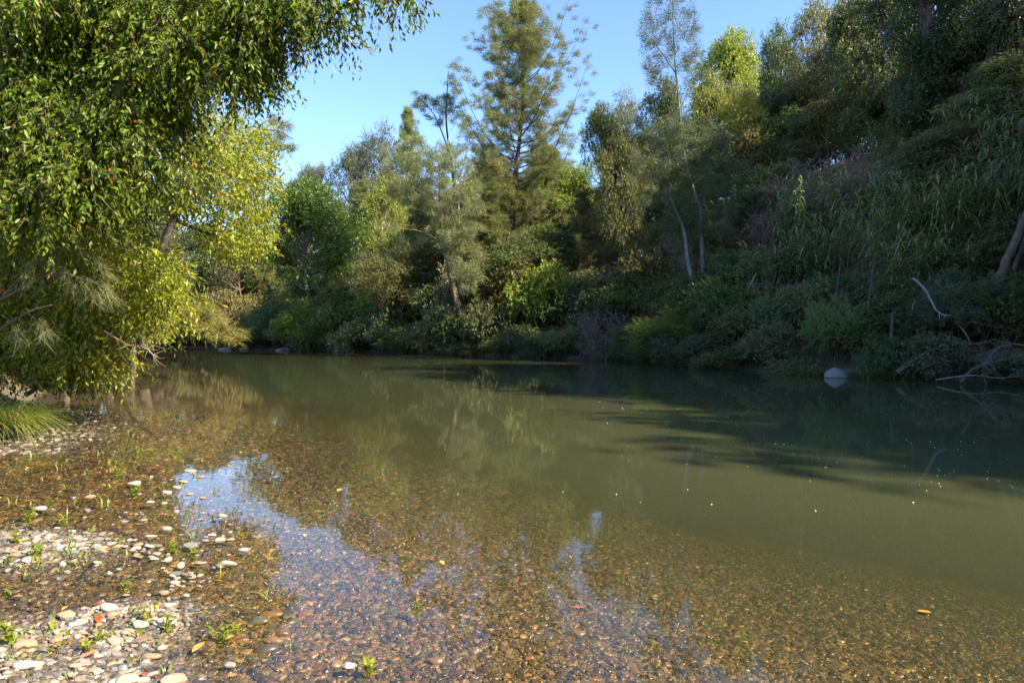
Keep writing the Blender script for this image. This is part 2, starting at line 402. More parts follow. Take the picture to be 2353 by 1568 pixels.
# ------------------------------------------------------------------ ground and water sheets
def warp(lo, hi, n, c, k):
    """coordinates dense around c"""
    a = math.asinh((lo-c)/k); b = math.asinh((hi-c)/k)
    return c+k*np.sinh(np.linspace(a, b, n))
def grid(xs, ys):
    X, Y = np.meshgrid(xs, ys); nx, ny = len(xs), len(ys)
    i = (np.arange(ny-1)[:, None]*nx+np.arange(nx-1)[None]).ravel()
    return X.ravel(), Y.ravel(), np.stack([i, i+1, i+nx+1, i+nx], 1)
gx, gy, gf = grid(warp(-420, 330, 300, -1, 5), warp(-160, 520, 300, 4, 5))
gmesh = mesh_np('ground', np.stack([gx, gy, ground(gx, gy)], 1), gf, (M_GROUND,), None, True)
g_ = ob('ground', gmesh); g_['kind'] = 'structure'; g_['label'] = 'pebbly river bed rising to earthy banks and a steep hillside'
wx, wy, wf = grid(warp(-300, 60, 200, -1, 6), warp(-70, 260, 200, 4, 6))
dep = np.maximum(-ground(wx, wy), 0)
inside = (sdist(wx, wy, RB) < 1.0) & (sdist(wx, wy, LB) > -9.0)
keep = inside[wf].any(1)
wmesh = mesh_np('water', np.stack([wx, wy, np.zeros_like(wx)], 1), wf[keep], (M_WATER,), None, True)
a_ = wmesh.attributes.new('depth', 'FLOAT', 'POINT'); a_.data.foreach_set('value', dep.astype(np.float32))
w_ = ob('water', wmesh); w_['kind'] = 'structure'; w_['label'] = 'calm clear shallow river turning murky green where deeper'

# ------------------------------------------------------------------ plant builders (meshes around the origin, base at z=0)
def mk_broad(name, h=12., r=4.2, cz=.62, rz=.40, K=55, rc=1.25, ns=34, m=9, L=.26, W=.13, leafm=None, trunk_r=.22, upb=.35, droop=.25, shell=.5, lean=.06, tw=.55, hang=.15, tmpl=LEAF2):
    g = Geo(); t = Geo(); t2 = Geo(); cen = np.array([lean*h, 0, h*cz])
    d = rdir(K); d[:, 2] = np.where(d[:, 2] < -.55, -d[:, 2], d[:, 2])
    rr = (shell+(1-shell)*rng.random(K))[:, None]
    bl = 1+.35*vnoise(d[:, 0]*2+5, d[:, 1]*2+d[:, 2]*2)[:, None]*2
    cc = cen+d*rr*bl*np.array([r, r, h*rz])-np.array([0, 0, .0])
    cc[:, 2] = np.clip(cc[:, 2], h*.14, h*.97)
    rcs = rc*(.65+.7*rng.random(K))
    b, o = clump_sprays(cc, rcs, ns, upb, cen)
    spray_leaves(g, b, o, tw*rc*(.6+.8*rng.random(len(b))), m, droop, L, W, tmpl, hang=hang)
    tp = spline([(0, 0, -.6), (lean*h*.3, .1, h*.25), (lean*h, -.1, h*.55), (lean*h*1.2, 0, h*.82)], 12)
    tube(t, tp, np.linspace(trunk_r, trunk_r*.2, 12), 7)
    for i in np.argsort(-rcs)[:min(K, 26)]:
        c = cc[i]; zi = np.clip(c[2]*.55+.1*h, h*.16, h*.78)
        k = np.argmin(abs(tp[:, 2]-zi)); s = tp[k]
        tube(t2, bez(s, (s*.4+c*.6)+np.array([0, 0, -.08*h*rng.random()]), c, 6), np.linspace(trunk_r*.42, .02, 6), 5)
    return t.mesh(name+'_trunk', M_BARK, True), g.mesh(name+'_crown', leafm or M_LEAF), t2.mesh(name+'_branches', M_BARK, True)

def mk_casuarina(name, h=20., r=4.0, z0=.18, nb=70, cl=7, nn=70, L=.5, W=.035, trunk_r=.26, prof=None, droop=.5, gap=.25, tuft=.45, fork=False, rise=.45, irr=.55, sp=.8):
    g = Geo(); t = Geo(); t2 = Geo()
    lean = rng.normal(size=2)*.02*h
    tp = spline([(0, 0, -.8), (lean[0]*.4, lean[1]*.4, h*.35), (lean[0], lean[1], h*.7), (lean[0]*.9, lean[1]*1.2, h*.99)], 16)
    tube(t, tp, np.linspace(trunk_r, .025, 16), 7)
    bases = []; outs = []
    for i in range(nb):
        f = (i+rng.random())/nb; zz = z0+(1-z0)*f
        if rng.random() < gap*(1-f): continue
        pr = prof(zz) if prof else (1-zz)**.7*1.15+.06
        az = i*2.4+rng.random()*1.6
        ln = r*pr*(1.1-irr+irr*rng.random())*(.9+.9*float(vnoise(np.array([math.cos(az)*1.3+5+zz*5]), np.array([math.sin(az)*1.3+7+zz*4]))[0]))
        k = min(int(zz*15), 15); s = tp[k]+(tp[min(k+1, 15)]-tp[k])*(zz*15-k)
        dh = np.array([math.cos(az), math.sin(az), 0])
        e = s+dh*ln+np.array([0, 0, ln*rise*(.5+rng.random())])
        P = bez(s, s+dh*ln*.55+np.array([0, 0, ln*rise*.1]), e, 9)
        tube(t2, P[::2], np.linspace(max(trunk_r*.3*(1-zz)+.02, .02), .012, 5), 4)
        nc = max(3, int(cl*(.5+ln/r)))
        for q in range(nc):
            u = .30+.70*(q+rng.random())/nc
            p = P[0]*0+np.array([np.interp(u*8, range(9), P[:, a]) for a in range(3)])
            off = rng.normal(size=3)*np.array([1, 1, .5])*tuft*sp*(.5+.6*ln/r)
            bases.append(p+off); outs.append(nz(dh*.8+off*.7+np.array([0, 0, .55])))
    bases = np.array(bases); outs = np.array(outs); n = len(bases)
    B = np.repeat(bases, nn, 0)+rdir(n*nn)*tuft*(rng.random((n*nn, 1))**.6)*np.array([1, 1, .55])
    D = nz(np.repeat(outs, nn, 0)*.9+rdir(n*nn)*.75+np.array([0, 0, -droop*.5])*rng.random((n*nn, 1))*2)
    q = .6+.8*rng.random(n*nn)
    leaves(g, B, D, rdir(n*nn), L*q, W*(.7+.6*rng.random(n*nn)), NEED)
    return t.mesh(name+'_trunk', M_BARK, True), g.mesh(name+'_crown', M_NEEDLE), t2.mesh(name+'_branches', M_BARK, True)

def mk_shrub(name, h=2.6, r=1.6, K=26, rc=.6, ns=46, m=11, L=.12, W=.055, leafm=None, stems=9, tmpl=LEAF2, droop=.3, spread=.9, upb=.3, hang=.15):
    g = Geo(); t = Geo(); cen = np.array([0, 0, h*.45])
    d = rdir(K); d[:, 2] = abs(d[:, 2])*1.1-.35; d = nz(d)
    cc = cen+d*(.45+.5*rng.random((K, 1)))*np.array([r, r, h*.55]); cc[:, 2] = np.maximum(cc[:, 2], .12*h)
    b, o = clump_sprays(cc, rc*(.6+.7*rng.random(K)), ns, upb, cen)
    spray_leaves(g, b, o, rc*.6*(.6+.8*rng.random(len(b))), m, droop, L, W, tmpl, spread=spread, hang=hang)
    for i in range(min(stems, K)):
        c = cc[i]; s = np.array([*(rng.normal(size=2)*.15*r), -.3])
        tube(t, bez(s, s*.6+c*.4+np.array([0, 0, .3*h]), c, 6), np.linspace(.035, .008, 6), 4)
    return t.mesh(name+'_stem', M_BARK, True), g.mesh(name+'_foliage', leafm or M_LEAF)

def mk_reeds(name, n=34, h=4.6, r=1.5, L=.85, W=.07):
    g = Geo(); t = Geo()
    for i in range(n):
        a = rng.random()*6.28; q = r*math.sqrt(rng.random()); s = np.array([q*math.cos(a), q*math.sin(a), -.3])
        hh = h*(.5+.5*rng.random()); ln = rng.normal(size=2)*.13*hh
        bend = nz(np.array([[*ln, 0]]))[0]*hh*(.02+.16*rng.random())
        P = bez(s, s+np.array([*(ln*.5), hh*.6]), s+np.array([*ln, hh])+bend, 10)
        tube(t, P, np.linspace(.016, .006, 10), 4)
        k = int(hh*5.2); u = np.linspace(.28, 1, k)
        B = np.stack([np.interp(u*9, range(10), P[:, c]) for c in range(3)], 1)
        az = rng.random()*6.28+np.arange(k)*3.14+rng.normal(size=k)*.5
        el = .75-.55*rng.random(k)+.5*(u > .93)
        D = np.stack([np.cos(az)*np.cos(el), np.sin(az)*np.cos(el), np.sin(el)], 1)
        LL = L*(.55+.7*rng.random(k))*np.where(u < .4, .8, 1)
        # arching blade: five segments
        tt = np.linspace(0, 1, 6); hor = nz(D*np.array([1, 1, 0])+1e-6); side = np.cross(hor, np.array([0, 0, 1.]))
        pts = B[:, None]+D[:, None]*(LL[:, None, None]*tt[None, :, None]); pts[..., 2] -= (LL[:, None]*(.35+.75*rng.random((k, 1)))*tt[None]**2.2)
        wd = W*np.array([.5, 1, .95, .75, .45, .02])[None]*(.7+.6*rng.random((k, 1)))
        V = np.stack([pts+side[:, None]*wd[..., None]*.5, pts-side[:, None]*wd[..., None]*.5], 2).reshape(k*12, 3)
        f = []
        for j in range(5): f += [(2*j, 2*j+1, 2*j+3), (2*j, 2*j+3, 2*j+2)]
        g.add(V, (np.array(f)[None]+(np.arange(k)*12)[:, None, None]).reshape(-1, 3))
    return t.mesh(name+'_stems', M_REED, True), g.mesh(name+'_leaves', M_REED)

def mk_bare(name, h=2.6, r=2.0, n=34, sub=30, fine=.013):
    t = Geo(); g = Geo()
    for i in range(n):
        a = rng.random()*6.28; s = np.array([rng.normal()*.3*r, rng.normal()*.3*r, -.2])
        e = np.array([math.cos(a)*r*(.4+.7*rng.random()), math.sin(a)*r*(.4+.7*rng.random()), h*(.35+.65*rng.random())])
        mid = s*.5+e*.5+np.array([0, 0, .35*h]); P = bez(s, mid, e, 8)
        tube(t, P, np.linspace(.02, .006, 8), 4)
        for j in range(sub):
            u = .25+.75*rng.random(); p = np.array([np.interp(u*7, range(8), P[:, c]) for c in range(3)])
            d = nz(rng.normal(size=(1, 3))+np.array([[0, 0, .2]]))[0]*(.3+.5*rng.random())*r*.45
            tube(g, bez(p, p+d*.5+np.array([0, 0, .12]), p+d+np.array([0, 0, -.12*rng.random()]), 4), np.linspace(fine, fine*.5, 4), 3)
    return t.mesh(name+'_stem', M_TWIG, True), g.mesh(name+'_twigs', M_TWIG)

def mk_grass(name, n=420, L=.9, W=.012, r=.35, arch=.9):
    g = Geo(); k = n
    a = rng.random(k)*6.28; q = r*np.sqrt(rng.random(k)); B = np.stack([q*np.cos(a), q*np.sin(a), np.zeros(k)-.05], 1)
    az = a+rng.normal(size=k)*.7; el = 1.35-.75*rng.random(k)
    D = np.stack([np.cos(az)*np.cos(el), np.sin(az)*np.cos(el), np.sin(el)], 1); LL = L*(.5+.6*rng.random(k))
    tt = np.linspace(0, 1, 7); side = nz(np.cross(D, np.array([0, 0, 1.])))
    pts = B[:, None]+D[:, None]*(LL[:, None, None]*tt[None, :, None]); pts[..., 2] -= LL[:, None]*arch*(.4+.8*rng.random((k, 1)))*tt[None]**2.3
    hz = nz(D*np.array([1, 1, 0])+1e-6); pts += hz[:, None]*(LL[:, None]*.35*tt[None]**2)[..., None]
    wd = W*np.array([.8, 1, 1, .9, .7, .45, .05])[None]*(.7+.6*rng.random((k, 1)))
    V = np.stack([pts+side[:, None]*wd[..., None]*.5, pts-side[:, None]*wd[..., None]*.5], 2).reshape(k*14, 3)
    f = []
    for j in range(6): f += [(2*j, 2*j+1, 2*j+3), (2*j, 2*j+3, 2*j+2)]
    g.add(V, (np.array(f)[None]+(np.arange(k)*14)[:, None, None]).reshape(-1, 3))
    return g.mesh(name, M_REED)

# variants shared between alike plants
BR = [mk_broad('round_tree', K=120, rc=.95, ns=36, m=11, L=.17, W=.085, tw=.7),
      mk_broad('round_tree', K=95, rc=1.05, ns=40, m=11, cz=.58, rz=.42, lean=-.05, L=.17, W=.085, tw=.7),
      mk_broad('open_tree', K=44, rc=1.2, ns=62, m=11, cz=.66, rz=.32, shell=.6, L=.16, W=.075, lean=.1, tw=.6),
      mk_broad('open_tree', K=40, rc=1.15, ns=66, m=11, cz=.62, rz=.36, shell=.6, L=.16, W=.075, lean=-.12, tw=.6)]
VT = [mk_broad('vine_tree', h=14, r=3.6, K=85, rc=1.1, ns=44, m=10, L=.17, W=.10, cz=.50, rz=.48, droop=.7, hang=.5, shell=.55),
      mk_broad('vine_tree', h=14, r=3.8, K=70, rc=1.15, ns=50, m=10, L=.17, W=.10, cz=.48, rz=.48, droop=.7, hang=.5, lean=-.05)]
SH = [mk_shrub('shrub'), mk_shrub('shrub', K=22, rc=.68, ns=52), mk_shrub('shrub', h=2.2, r=1.9, K=30, L=.14, W=.05, ns=36)]
FL = [mk_shrub('fine_shrub', K=40, rc=.5, ns=40, m=22, L=.12, W=.014, leafm=M_NEEDLE, tmpl=NEED, droop=.1, spread=.7, upb=.5, hang=0)]
CA = [mk_casuarina('she_oak', nb=90, cl=13, nn=52, tuft=.4, irr=.8, rise=.7, L=.42, W=.03), mk_casuarina('she_oak', nb=80, cl=14, nn=52, gap=.2, tuft=.4, irr=.8, rise=.7, L=.42, W=.03)]
RE = [mk_reeds('cane'), mk_reeds('cane', n=26, h=4.4, L=.95), mk_reeds('cane', n=36, h=3.8, r=1.8, L=.75)]
BT = [mk_bare('bare_shrub'), mk_bare('bare_shrub', h=2.2, r=2.4, n=30)]
GT = mk_grass('tussock_blades')

COLS = dict(dark=(.054, .072, .034), green=(.058, .082, .024), rich=(.052, .080, .018), olive=(.095, .098, .042), grey=(.10, .112, .072),
            bright=(.12, .15, .028), yellow=(.17, .18, .025), blue=(.075, .095, .075), needle=(.085, .10, .042), needled=(.06, .08, .045),
            reed=(.125, .16, .075), bare=(.26, .175, .155), bare2=(.17, .13, .115), bankg=(.088, .104, .055), fine=(.075, .13, .025), dry=(.10, .085, .045))
BK = dict(brown=(.11, .085, .06), grey=(.24, .22, .20), white=(.45, .43, .40), dark=(.05, .04, .032))

COLS = {k: tuple(np.array(v)*(1.0 if k.startswith('bare') else 1.9 if k.startswith('needle') else 1.55)) for k, v in COLS.items()}
def jit(c, a=.12):
    return tuple(np.clip(np.array(c)*(1+rng.normal(size=3)*a*np.array([.6, .5, .6])+rng.normal()*a*.5), .004, 1))

def plant(name, label, cat, var, px, Y, top, wpx, col, bark='brown', group=None, dims=None, pn=('trunk', 'crown'), sink=.0, rz=None, X=None):
    """stand a plant on the ground at depth Y under pixel column px, its top at pixel row top, wpx wide"""
    x = (px-CX)/F0*Y if X is None else X
    z = gz(x, Y)-sink
    H = CAM_H+(HZ-top)/F0*Y-z
    h0, r0 = dims
    H = max(H, .4); R = wpx/F0*Y/2
    s = R/r0
    return thing(name, label, cat, (x, Y, z), rng.random()*6.28 if rz is None else rz, (s, s, H/h0), group,
                 [(pn[0], var[0], jit(BK[bark], .1), *var[2:]), (pn[1], var[1], jit(COLS[col]))])

DB, DV, DS, DC, DR, DT = (12.6, 4.9), (14.6, 4.3), (2.75, 1.95), (20.4, 4.2), (4.7, 2.1), (2.6, 2.4)

def see(x, y): return CX+x/max(y, .1)*F0
LM = [(300, 'at the far left bend'), (480, 'behind the low golden she-oak bough'), (600, 'left of the broad round tree'), (715, 'below the broad round tree'), (800, 'right of the broad round tree'), (890, 'left of the leaning twin trunks'), (1000, 'beside the leaning twin trunks'),
      (1120, 'right of the leaning twin trunks'), (1190, 'under the tallest she-oak'), (1290, 'right of the tallest she-oak'), (1400, 'by the purplish leafless bush'), (1480, 'between purplish bush and fluffy green shrub'), (1540, 'by the fluffy green shrub'), (1620, 'at the feet of the two pale trunks'), (1700, 'right of the two pale trunks'),
      (1790, 'between pale trunks and pyramid rock'), (1860, 'left of the pyramid rock'), (1930, 'above the pyramid rock'), (2000, 'right of the pyramid rock'), (2070, 'left of the crooked white branch'), (2140, 'around the crooked white branch'), (2210, 'right of the crooked white branch'), (2290, 'by the leaning trunk at far right'), (2360, 'at the right edge'), (2500, 'beyond the right edge')]
CW = dict(dark='dark green', green='mid green', rich='rich green', olive='olive', grey='grey-green', bright='light green', yellow='yellowish', blue='blue-grey', needle='olive', needled='grey', reed='green', bare='brown', bankg='dull green', dry='rusty brown')
RW = ['foot of slope', 'low on slope', 'lower middle slope', 'middle slope', 'upper middle slope', 'high on slope', 'near the crest', 'on the crest', 'behind the crest']
def lm(x, y):
    px = see(x, y); return min(LM, key=lambda q: abs(q[0]-px))[1]
def szw(v, a, b): return 'small ' if v < a else 'large ' if v > b else ''
# ------------------------------------------------------------------ trees of the far bank and hill that can be told apart
prof_tall = lambda z: np.interp(z, [.15, .3, .5, .62, .75, .88, 1], [1.0, 1.15, 1.1, 1.0, .85, .62, .16])
tall = mk_casuarina('tall_she_oak', h=30, r=6.9, z0=.10, nb=120, cl=22, nn=54, L=.48, W=.034, trunk_r=.42, prof=prof_tall, gap=.1, tuft=.5, rise=.95, irr=.85, sp=1.2)
x, Y = (1168-CX)/F0*74, 74
z = gz(x, Y); s_ = (CAM_H+(HZ+4)/F0*74-z)/30.6
thing('she_oak_tree', 'tallest she-oak with straight dark trunk rising above the centre skyline', 'tree', (x, Y, z), .4, (1.0, 1.0, s_), None,
      [('trunk', tall[0], BK['dark'], tall[2]), ('crown', tall[1], (.15, .17, .075))])

def px_tree(name, label, root_px, Yr, tubes, needles=None, lf=None, bark=(.1, .08, .06), col=(.08, .1, .045), group=None, cn='crown'):
    """a tree whose trunk and limbs follow given paths; tubes: list of (points (px,py,Y), r0, r1)"""
    root = pt(*root_px, Yr); root[2] = min(root[2], max(gz(root[0], root[1]), -.2))
    t = Geo()
    for P, r0, r1 in tubes:
        q = spline([pt(*p) for p in P], max(6, 4*len(P))); q0 = q.copy()
        tube(t, q, np.linspace(r0, r1, len(q)), 7)
    parts = [('trunk', t.mesh(name+'_trunk', M_BARK, True, root), bark)]
    if lf is not None: parts.append((cn, lf.mesh(name+'_crown', M_LEAF if needles is None else needles, False, root), col))
    return thing(name, label, 'tree', root, 0, (1, 1, 1), group, parts)

def needle_tufts(g, pts, tuft, nn, L, W, droop=.5, out=None, flat=.6):
    pts = np.asarray(pts); n = len(pts)
    B = np.repeat(pts, nn, 0)+rdir(n*nn)*tuft*(rng.random((n*nn, 1))**.6)*np.array([1, 1, flat])
    o = np.repeat(out if out is not None else rdir(n)*np.array([1, 1, .3])+np.array([0, 0, .5]), nn, 0)
    D = nz(o+rdir(n*nn)*.6+np.array([0, 0, -droop])*rng.random((n*nn, 1))*2)
    q = .6+.8*rng.random(n*nn)
    leaves(g, B, D, rdir(n*nn), L*q, W*(.7+.6*rng.random(n*nn)), NEED)

def in_poly(px, py, poly):
    c = np.zeros(px.shape, bool); n = len(poly)
    for i in range(n):
        x1, y1 = poly[i]; x2, y2 = poly[(i+1) % n]
        m = ((y1 > py) != (y2 > py)) & (px < (x2-x1)*(py-y1)/((y2-y1) or 1e-9)+x1)
        c ^= m
    return c
def poly_pts(poly, n, Y0, Y1):
    P = np.array(poly); lo = P.min(0); hi = P.max(0); out = []
    while len(out) < n:
        q = lo+(hi-lo)*rng.random((n*2, 2)); q = q[in_poly(q[:, 0], q[:, 1], poly)]
        out += list(q)
    q = np.array(out[:n]); Y = Y0+(Y1-Y0)*rng.random(n)
    return np.stack([(q[:, 0]-CX)/F0*Y, Y, CAM_H+(HZ-q[:, 1])/F0*Y], 1)

# leaning twin-trunk she-oak standing at the water
g = Geo()
needle_tufts(g, poly_pts([(880, 340), (960, 310), (1060, 330), (1100, 420), (1110, 520), (1060, 560), (960, 480), (890, 440)], 330, 60, 68), .62, 70, .62, .04, .7)
needle_tufts(g, poly_pts([(1000, 520), (1090, 530), (1110, 640), (1060, 690), (1030, 600)], 70, 61, 65), .6, 70, .62, .04, .7)
needle_tufts(g, poly_pts([(870, 520), (960, 480), (1000, 560), (930, 570)], 16, 60, 65), .5, 50, .6, .035, .7)
px_tree('leaning_she_oak', 'leaning twin-trunked she-oak with grey-green plumes at the water edge', (1085, 812), 66,
        [([(1098, 822, 66), (1075, 760, 66), (1042, 660, 65.5), (1025, 590, 65), (1012, 500, 64.5), (1010, 400, 64), (1000, 340, 64)], .36, .06),
         ([(1085, 822, 65.5), (1060, 740, 65.5), (1035, 640, 65), (1022, 560, 64.5), (1000, 470, 63), (960, 400, 62)], .27, .05),
         ([(1016, 500, 64.5), (970, 450, 63), (915, 410, 62)], .11, .02), ([(1022, 560, 64.5), (960, 530, 62), (880, 525, 60.5)], .09, .02),
         ([(1012, 490, 64.5), (1050, 430, 65), (1090, 400, 66)], .12, .02), ([(1026, 590, 65), (1060, 560, 64), (1090, 580, 63)], .08, .02)],
        M_NEEDLE, g, BK['brown'], (.15, .18, .095))
# thin dark she-oak top with white dead limbs
g = Geo()
needle_tufts(g, poly_pts([(940, 250), (955, 195), (1000, 230), (1040, 160), (1055, 230), (1030, 290), (980, 290)], 60, 76, 82), .62, 64, .62, .04, .4)
px_tree('slender_she_oak', 'slender dark she-oak with wispy top just beside the tallest she-oak', (1045, 700), 79,
        [([(1050, 700, 79), (1046, 540, 79), (1040, 400, 79), (1025, 280, 79), (1030, 165, 79)], .28, .04), ([(1036, 360, 79), (1000, 270, 78), (960, 220, 77)], .10, .02)],
        M_NEEDLE, g, BK['dark'], (.09, .12, .075))
t = Geo(); root = pt(1052, 640, 72); root[2] = gz(root[0], 72)
for P, r0, r1 in [([(1052, 640, 72), (1054, 480, 72), (1046, 380, 72), (1060, 310, 72)], .14, .03), ([(1050, 430, 72), (1075, 330, 72.5), (1062, 260, 73)], .09, .02),
                  ([(1048, 390, 72), (1030, 330, 71), (1040, 290, 71)], .06, .02), ([(1056, 350, 72), (1090, 330, 72), (1080, 290, 72)], .05, .015)]:
    tube(t, spline([pt(*p) for p in P], 14), np.linspace(r0, r1, 14), 6)
thing('dead_tree', 'bare white dead tree in front of the slender dark she-oak', 'tree', root, 0, (1, 1, 1), None, [('trunk', t.mesh('dead_tree', M_BARK, True, root), BK['white'])])

# feathery she-oak on the shaded right hillside, two pale trunks
g = Geo()
q = poly_pts([(1465, 75), (1500, -30), (1530, -60), (1580, -30), (1610, 110), (1620, 170), (1560, 230), (1490, 190)], 165, 47.5, 51)
needle_tufts(g, q, .42, 50, .42, .03, .2, flat=1.3)
needle_tufts(g, poly_pts([(1480, 300), (1560, 250), (1660, 290), (1720, 380), (1690, 520), (1560, 570), (1480, 520), (1440, 400)], 290, 46, 51), .52, 62, .5, .032, .6)
px_tree('feathery_she_oak', 'feathery thin-topped she-oak with two pale trunks on the shaded bank', (1625, 735), 45,
        [([(1632, 740, 44), (1600, 680, 45), (1580, 600, 46), (1570, 530, 47), (1540, 455, 48)], .20, .07),
         ([(1616, 660, 47), (1612, 560, 47.5), (1608, 480, 48), (1575, 380, 49), (1560, 250, 49), (1548, 120, 49), (1545, -20, 49)], .16, .03),
         ([(1560, 260, 49), (1590, 180, 49), (1600, 110, 49)], .05, .01), ([(1552, 170, 49), (1510, 110, 49), (1475, 70, 49)], .05, .01)],
        M_NEEDLE, g, (.15, .14, .125), (.09, .115, .07))

# named trees: px, Y, top row, width px, variant, colour, bark, label
named = [
 (715, 92, 408, 275, BR[0], 'rich', 'brown', 'broad round dark green tree standing over the far bend'),
 (885, 100, 395, 130, BR[1], 'bright', 'white', 'bright yellow-green tree between round dark tree and leaning she-oak'),
 (705, 140, 372, 120, BR[1], 'grey', 'brown', 'rounded grey-green tree alone on the lowest skyline'),
 (800, 135, 300, 110, BR[3], 'blue', 'grey', 'tall grey-leaved gum tree left on the middle skyline'),
 (865, 130, 278, 130, BR[2], 'blue', 'grey', 'wide grey-leaved gum tree right on the middle skyline'),
 (925, 110, 240, 110, CA[0], 'needle', 'brown', 'pale she-oak showing its top before the grey gum trees'),
 (745, 138, 350, 70, BR[3], 'blue', 'grey', 'small thin-crowned gum tree beside the skyline dip'),
 (1270, 80, 330, 190, CA[1], 'needle', 'brown', 'bushy olive she-oak standing low behind the tallest one'),
 (1120, 84, 330, 130, BR[0], 'dark', 'brown', 'dark tree crown filling in behind the tallest she-oak trunk'),
 (1390, 85, 228, 105, BR[0], 'green', 'brown', 'small round dark tree on skyline where the hill begins'),
 (1455, 82, 195, 100, BR[2], 'grey', 'brown', 'pale open-crowned tree on skyline below the feathery she-oak'),
 (1520, 76, 165, 120, BR[1], 'dark', 'brown', 'dark tree directly behind the feathery she-oak top'),
 (1690, 78, 62, 170, BR[0], 'yellow', 'brown', 'domed sunlit yellow-green tree on the right skyline'),
 (1640, 66, 150, 130, BR[1], 'bright', 'brown', 'sunlit pale green tree below the domed yellow tree'),
 (1720, 62, 165, 110, BR[2], 'yellow', 'brown', 'sunlit golden tree at the edge of the hill shadow'),
 (1850, 64, -30, 160, BR[2], 'olive', 'grey', 'tall open tree with sky gaps at the top of the hill'),
 (1790, 70, 40, 120, BR[1], 'green', 'brown', 'dark green tree between domed yellow tree and tall open tree'),
 (1950, 58, -60, 170, VT[0], 'green', 'brown', 'tall leafy tree beside the open tree on the shaded hilltop'),
 (700, 91, 690, 150, BR[1], 'bright', 'brown', 'small light green tree under the round dark tree'),
 (455, 118, 495, 200, BR[0], 'dark', 'brown', 'dark evergreen tree at the far left river bend'),
 (380, 125, 470, 150, CA[0], 'needled', 'brown', 'grey she-oak at the far left bend behind leaning limb'),
 (560, 112, 520, 150, BR[3], 'dark', 'brown', 'dark spreading tree left of the broad round tree'),
 (880, 78, 560, 190, BR[2], 'olive', 'brown', 'olive spreading tree leaning over water below the yellow-green tree'),
 (970, 76, 520, 130, BR[3], 'olive', 'brown', 'thin olive tree behind the leaning twin trunks'),
 (1200, 66, 540, 200, BR[1], 'green', 'brown', 'dense green tree at foot of the tallest she-oak'),
 (1110, 68, 590, 130, BR[0], 'olive', 'brown', 'small olive tree beside the leaning twin trunks'),
 (1330, 66, 430, 150, CA[0], 'needle', 'brown', 'golden-green she-oak at the sunlit shoulder of the hill'),
 (1420, 64, 300, 130, BR[1], 'green', 'brown', 'green tree above the sunlit reeds of the hillside'),
]
for px, Y, top, wp, var, col, bk, lab in named:
    dm = DC if var in CA else (DV if var in VT else DB)
    plant('she_oak_tree' if var in CA else 'broadleaf_tree', lab, 'tree', var, px, Y, top, wp, col, bk, None, dm)

# vine-draped trees of the upper right corner
for i, (px, Y, top, wp, col) in enumerate([(2050, 50, -120, 200, 'dark'), (2140, 44, -220, 190, 'green'), (2240, 42, -260, 230, 'dark'), (2330, 38, -300, 220, 'dark'),
                                           (2010, 54, 60, 150, 'dark'), (2180, 40, 60, 200, 'dark'), (2300, 36, 110, 220, 'bankg'), (2400, 36, -200, 260, 'dark'), (2110, 46, 120, 170, 'bankg'), (2250, 37, 200, 200, 'dark')]):
    plant('vine_covered_tree', f'{"low" if top > 0 else "high"} {CW[col]} vine-smothered tree {["left of the pinkish vine-hung trunk", "behind the pinkish vine-hung trunk", "just right of the pinkish vine-hung trunk", "in the top right corner", "far left of the pinkish vine-hung trunk", "below right of the pinkish vine-hung trunk", "above the canes at far right", "cut by the right edge", "under the pinkish vine-hung trunk", "directly above the canes"][i]}', 'tree', VT[i % 2], px, Y, top, wp, col, 'grey', 'vine-smothered trees of the upper right slope', DV)
g = Geo(); cc = poly_pts([(2060, -80), (2110, -80), (2105, 150), (2130, 280), (2060, 280)], 26, 39.6, 41.5)
cc = np.concatenate([cc, poly_pts([(2150, -80), (2210, -80), (2200, 280), (2130, 290), (2140, 120)], 30, 39.6, 41.5), poly_pts([(2110, 90), (2150, 60), (2150, 260), (2100, 260)], 7, 39.5, 40)])
b_, o_ = clump_sprays(cc, np.full(len(cc), .7), 40, 0.0); spray_leaves(g, b_, o_, .6, 9, .8, .15, .09, LEAF2, hang=.6)
px_tree('vine_hung_tree', 'tree with thick pinkish-grey trunk hung with vines at the top right', (2120, 230), 41,
        [([(2112, 260, 41), (2122, 120, 41), (2126, 20, 41), (2135, -120, 41)], .42, .30)] +
        [([(2100+a, 230+b, 40.5), (2112+a*.5, 100, 40.5), (2124+a*.3, -80, 40.7)], .035, .03) for a, b in ((-20, 20), (8, 10), (30, 30), (-6, 40))], None, g, (.23, .16, .15), (.05, .08, .03))

# ------------------------------------------------------------------ plants filling the banks
def bank_pt(s):
    """point at arc length s along the right bank, from (22,14)"""
    P = RB[3:]; L = np.r_[0, np.cumsum(np.linalg.norm(np.diff(P, axis=0), axis=1))]
    p = np.array([np.interp(s, L, P[:, 0]), np.interp(s, L, P[:, 1])])
    q = np.array([np.interp(s+.5, L, P[:, 0]), np.interp(s+.5, L, P[:, 1])]); d = (q-p)/max(np.linalg.norm(q-p), 1e-6)
    return p, np.array([d[1], -d[0]])
def put(name, label, cat, var, x, y, h, r, col, dims, group, pn=('stem', 'foliage'), bark='brown', sink=.1, rz=None, tilt=(0, 0)):
    s = r/dims[1]
    return thing(name, label, cat, (x, y, gz(x, y)-sink), rng.random()*6.28 if rz is None else rz, (s, s, h/dims[0]), group, [(pn[0], var[0], jit(BK[bark], .1), *var[2:]), (pn[1], var[1], jit(COLS[col]))], tilt)

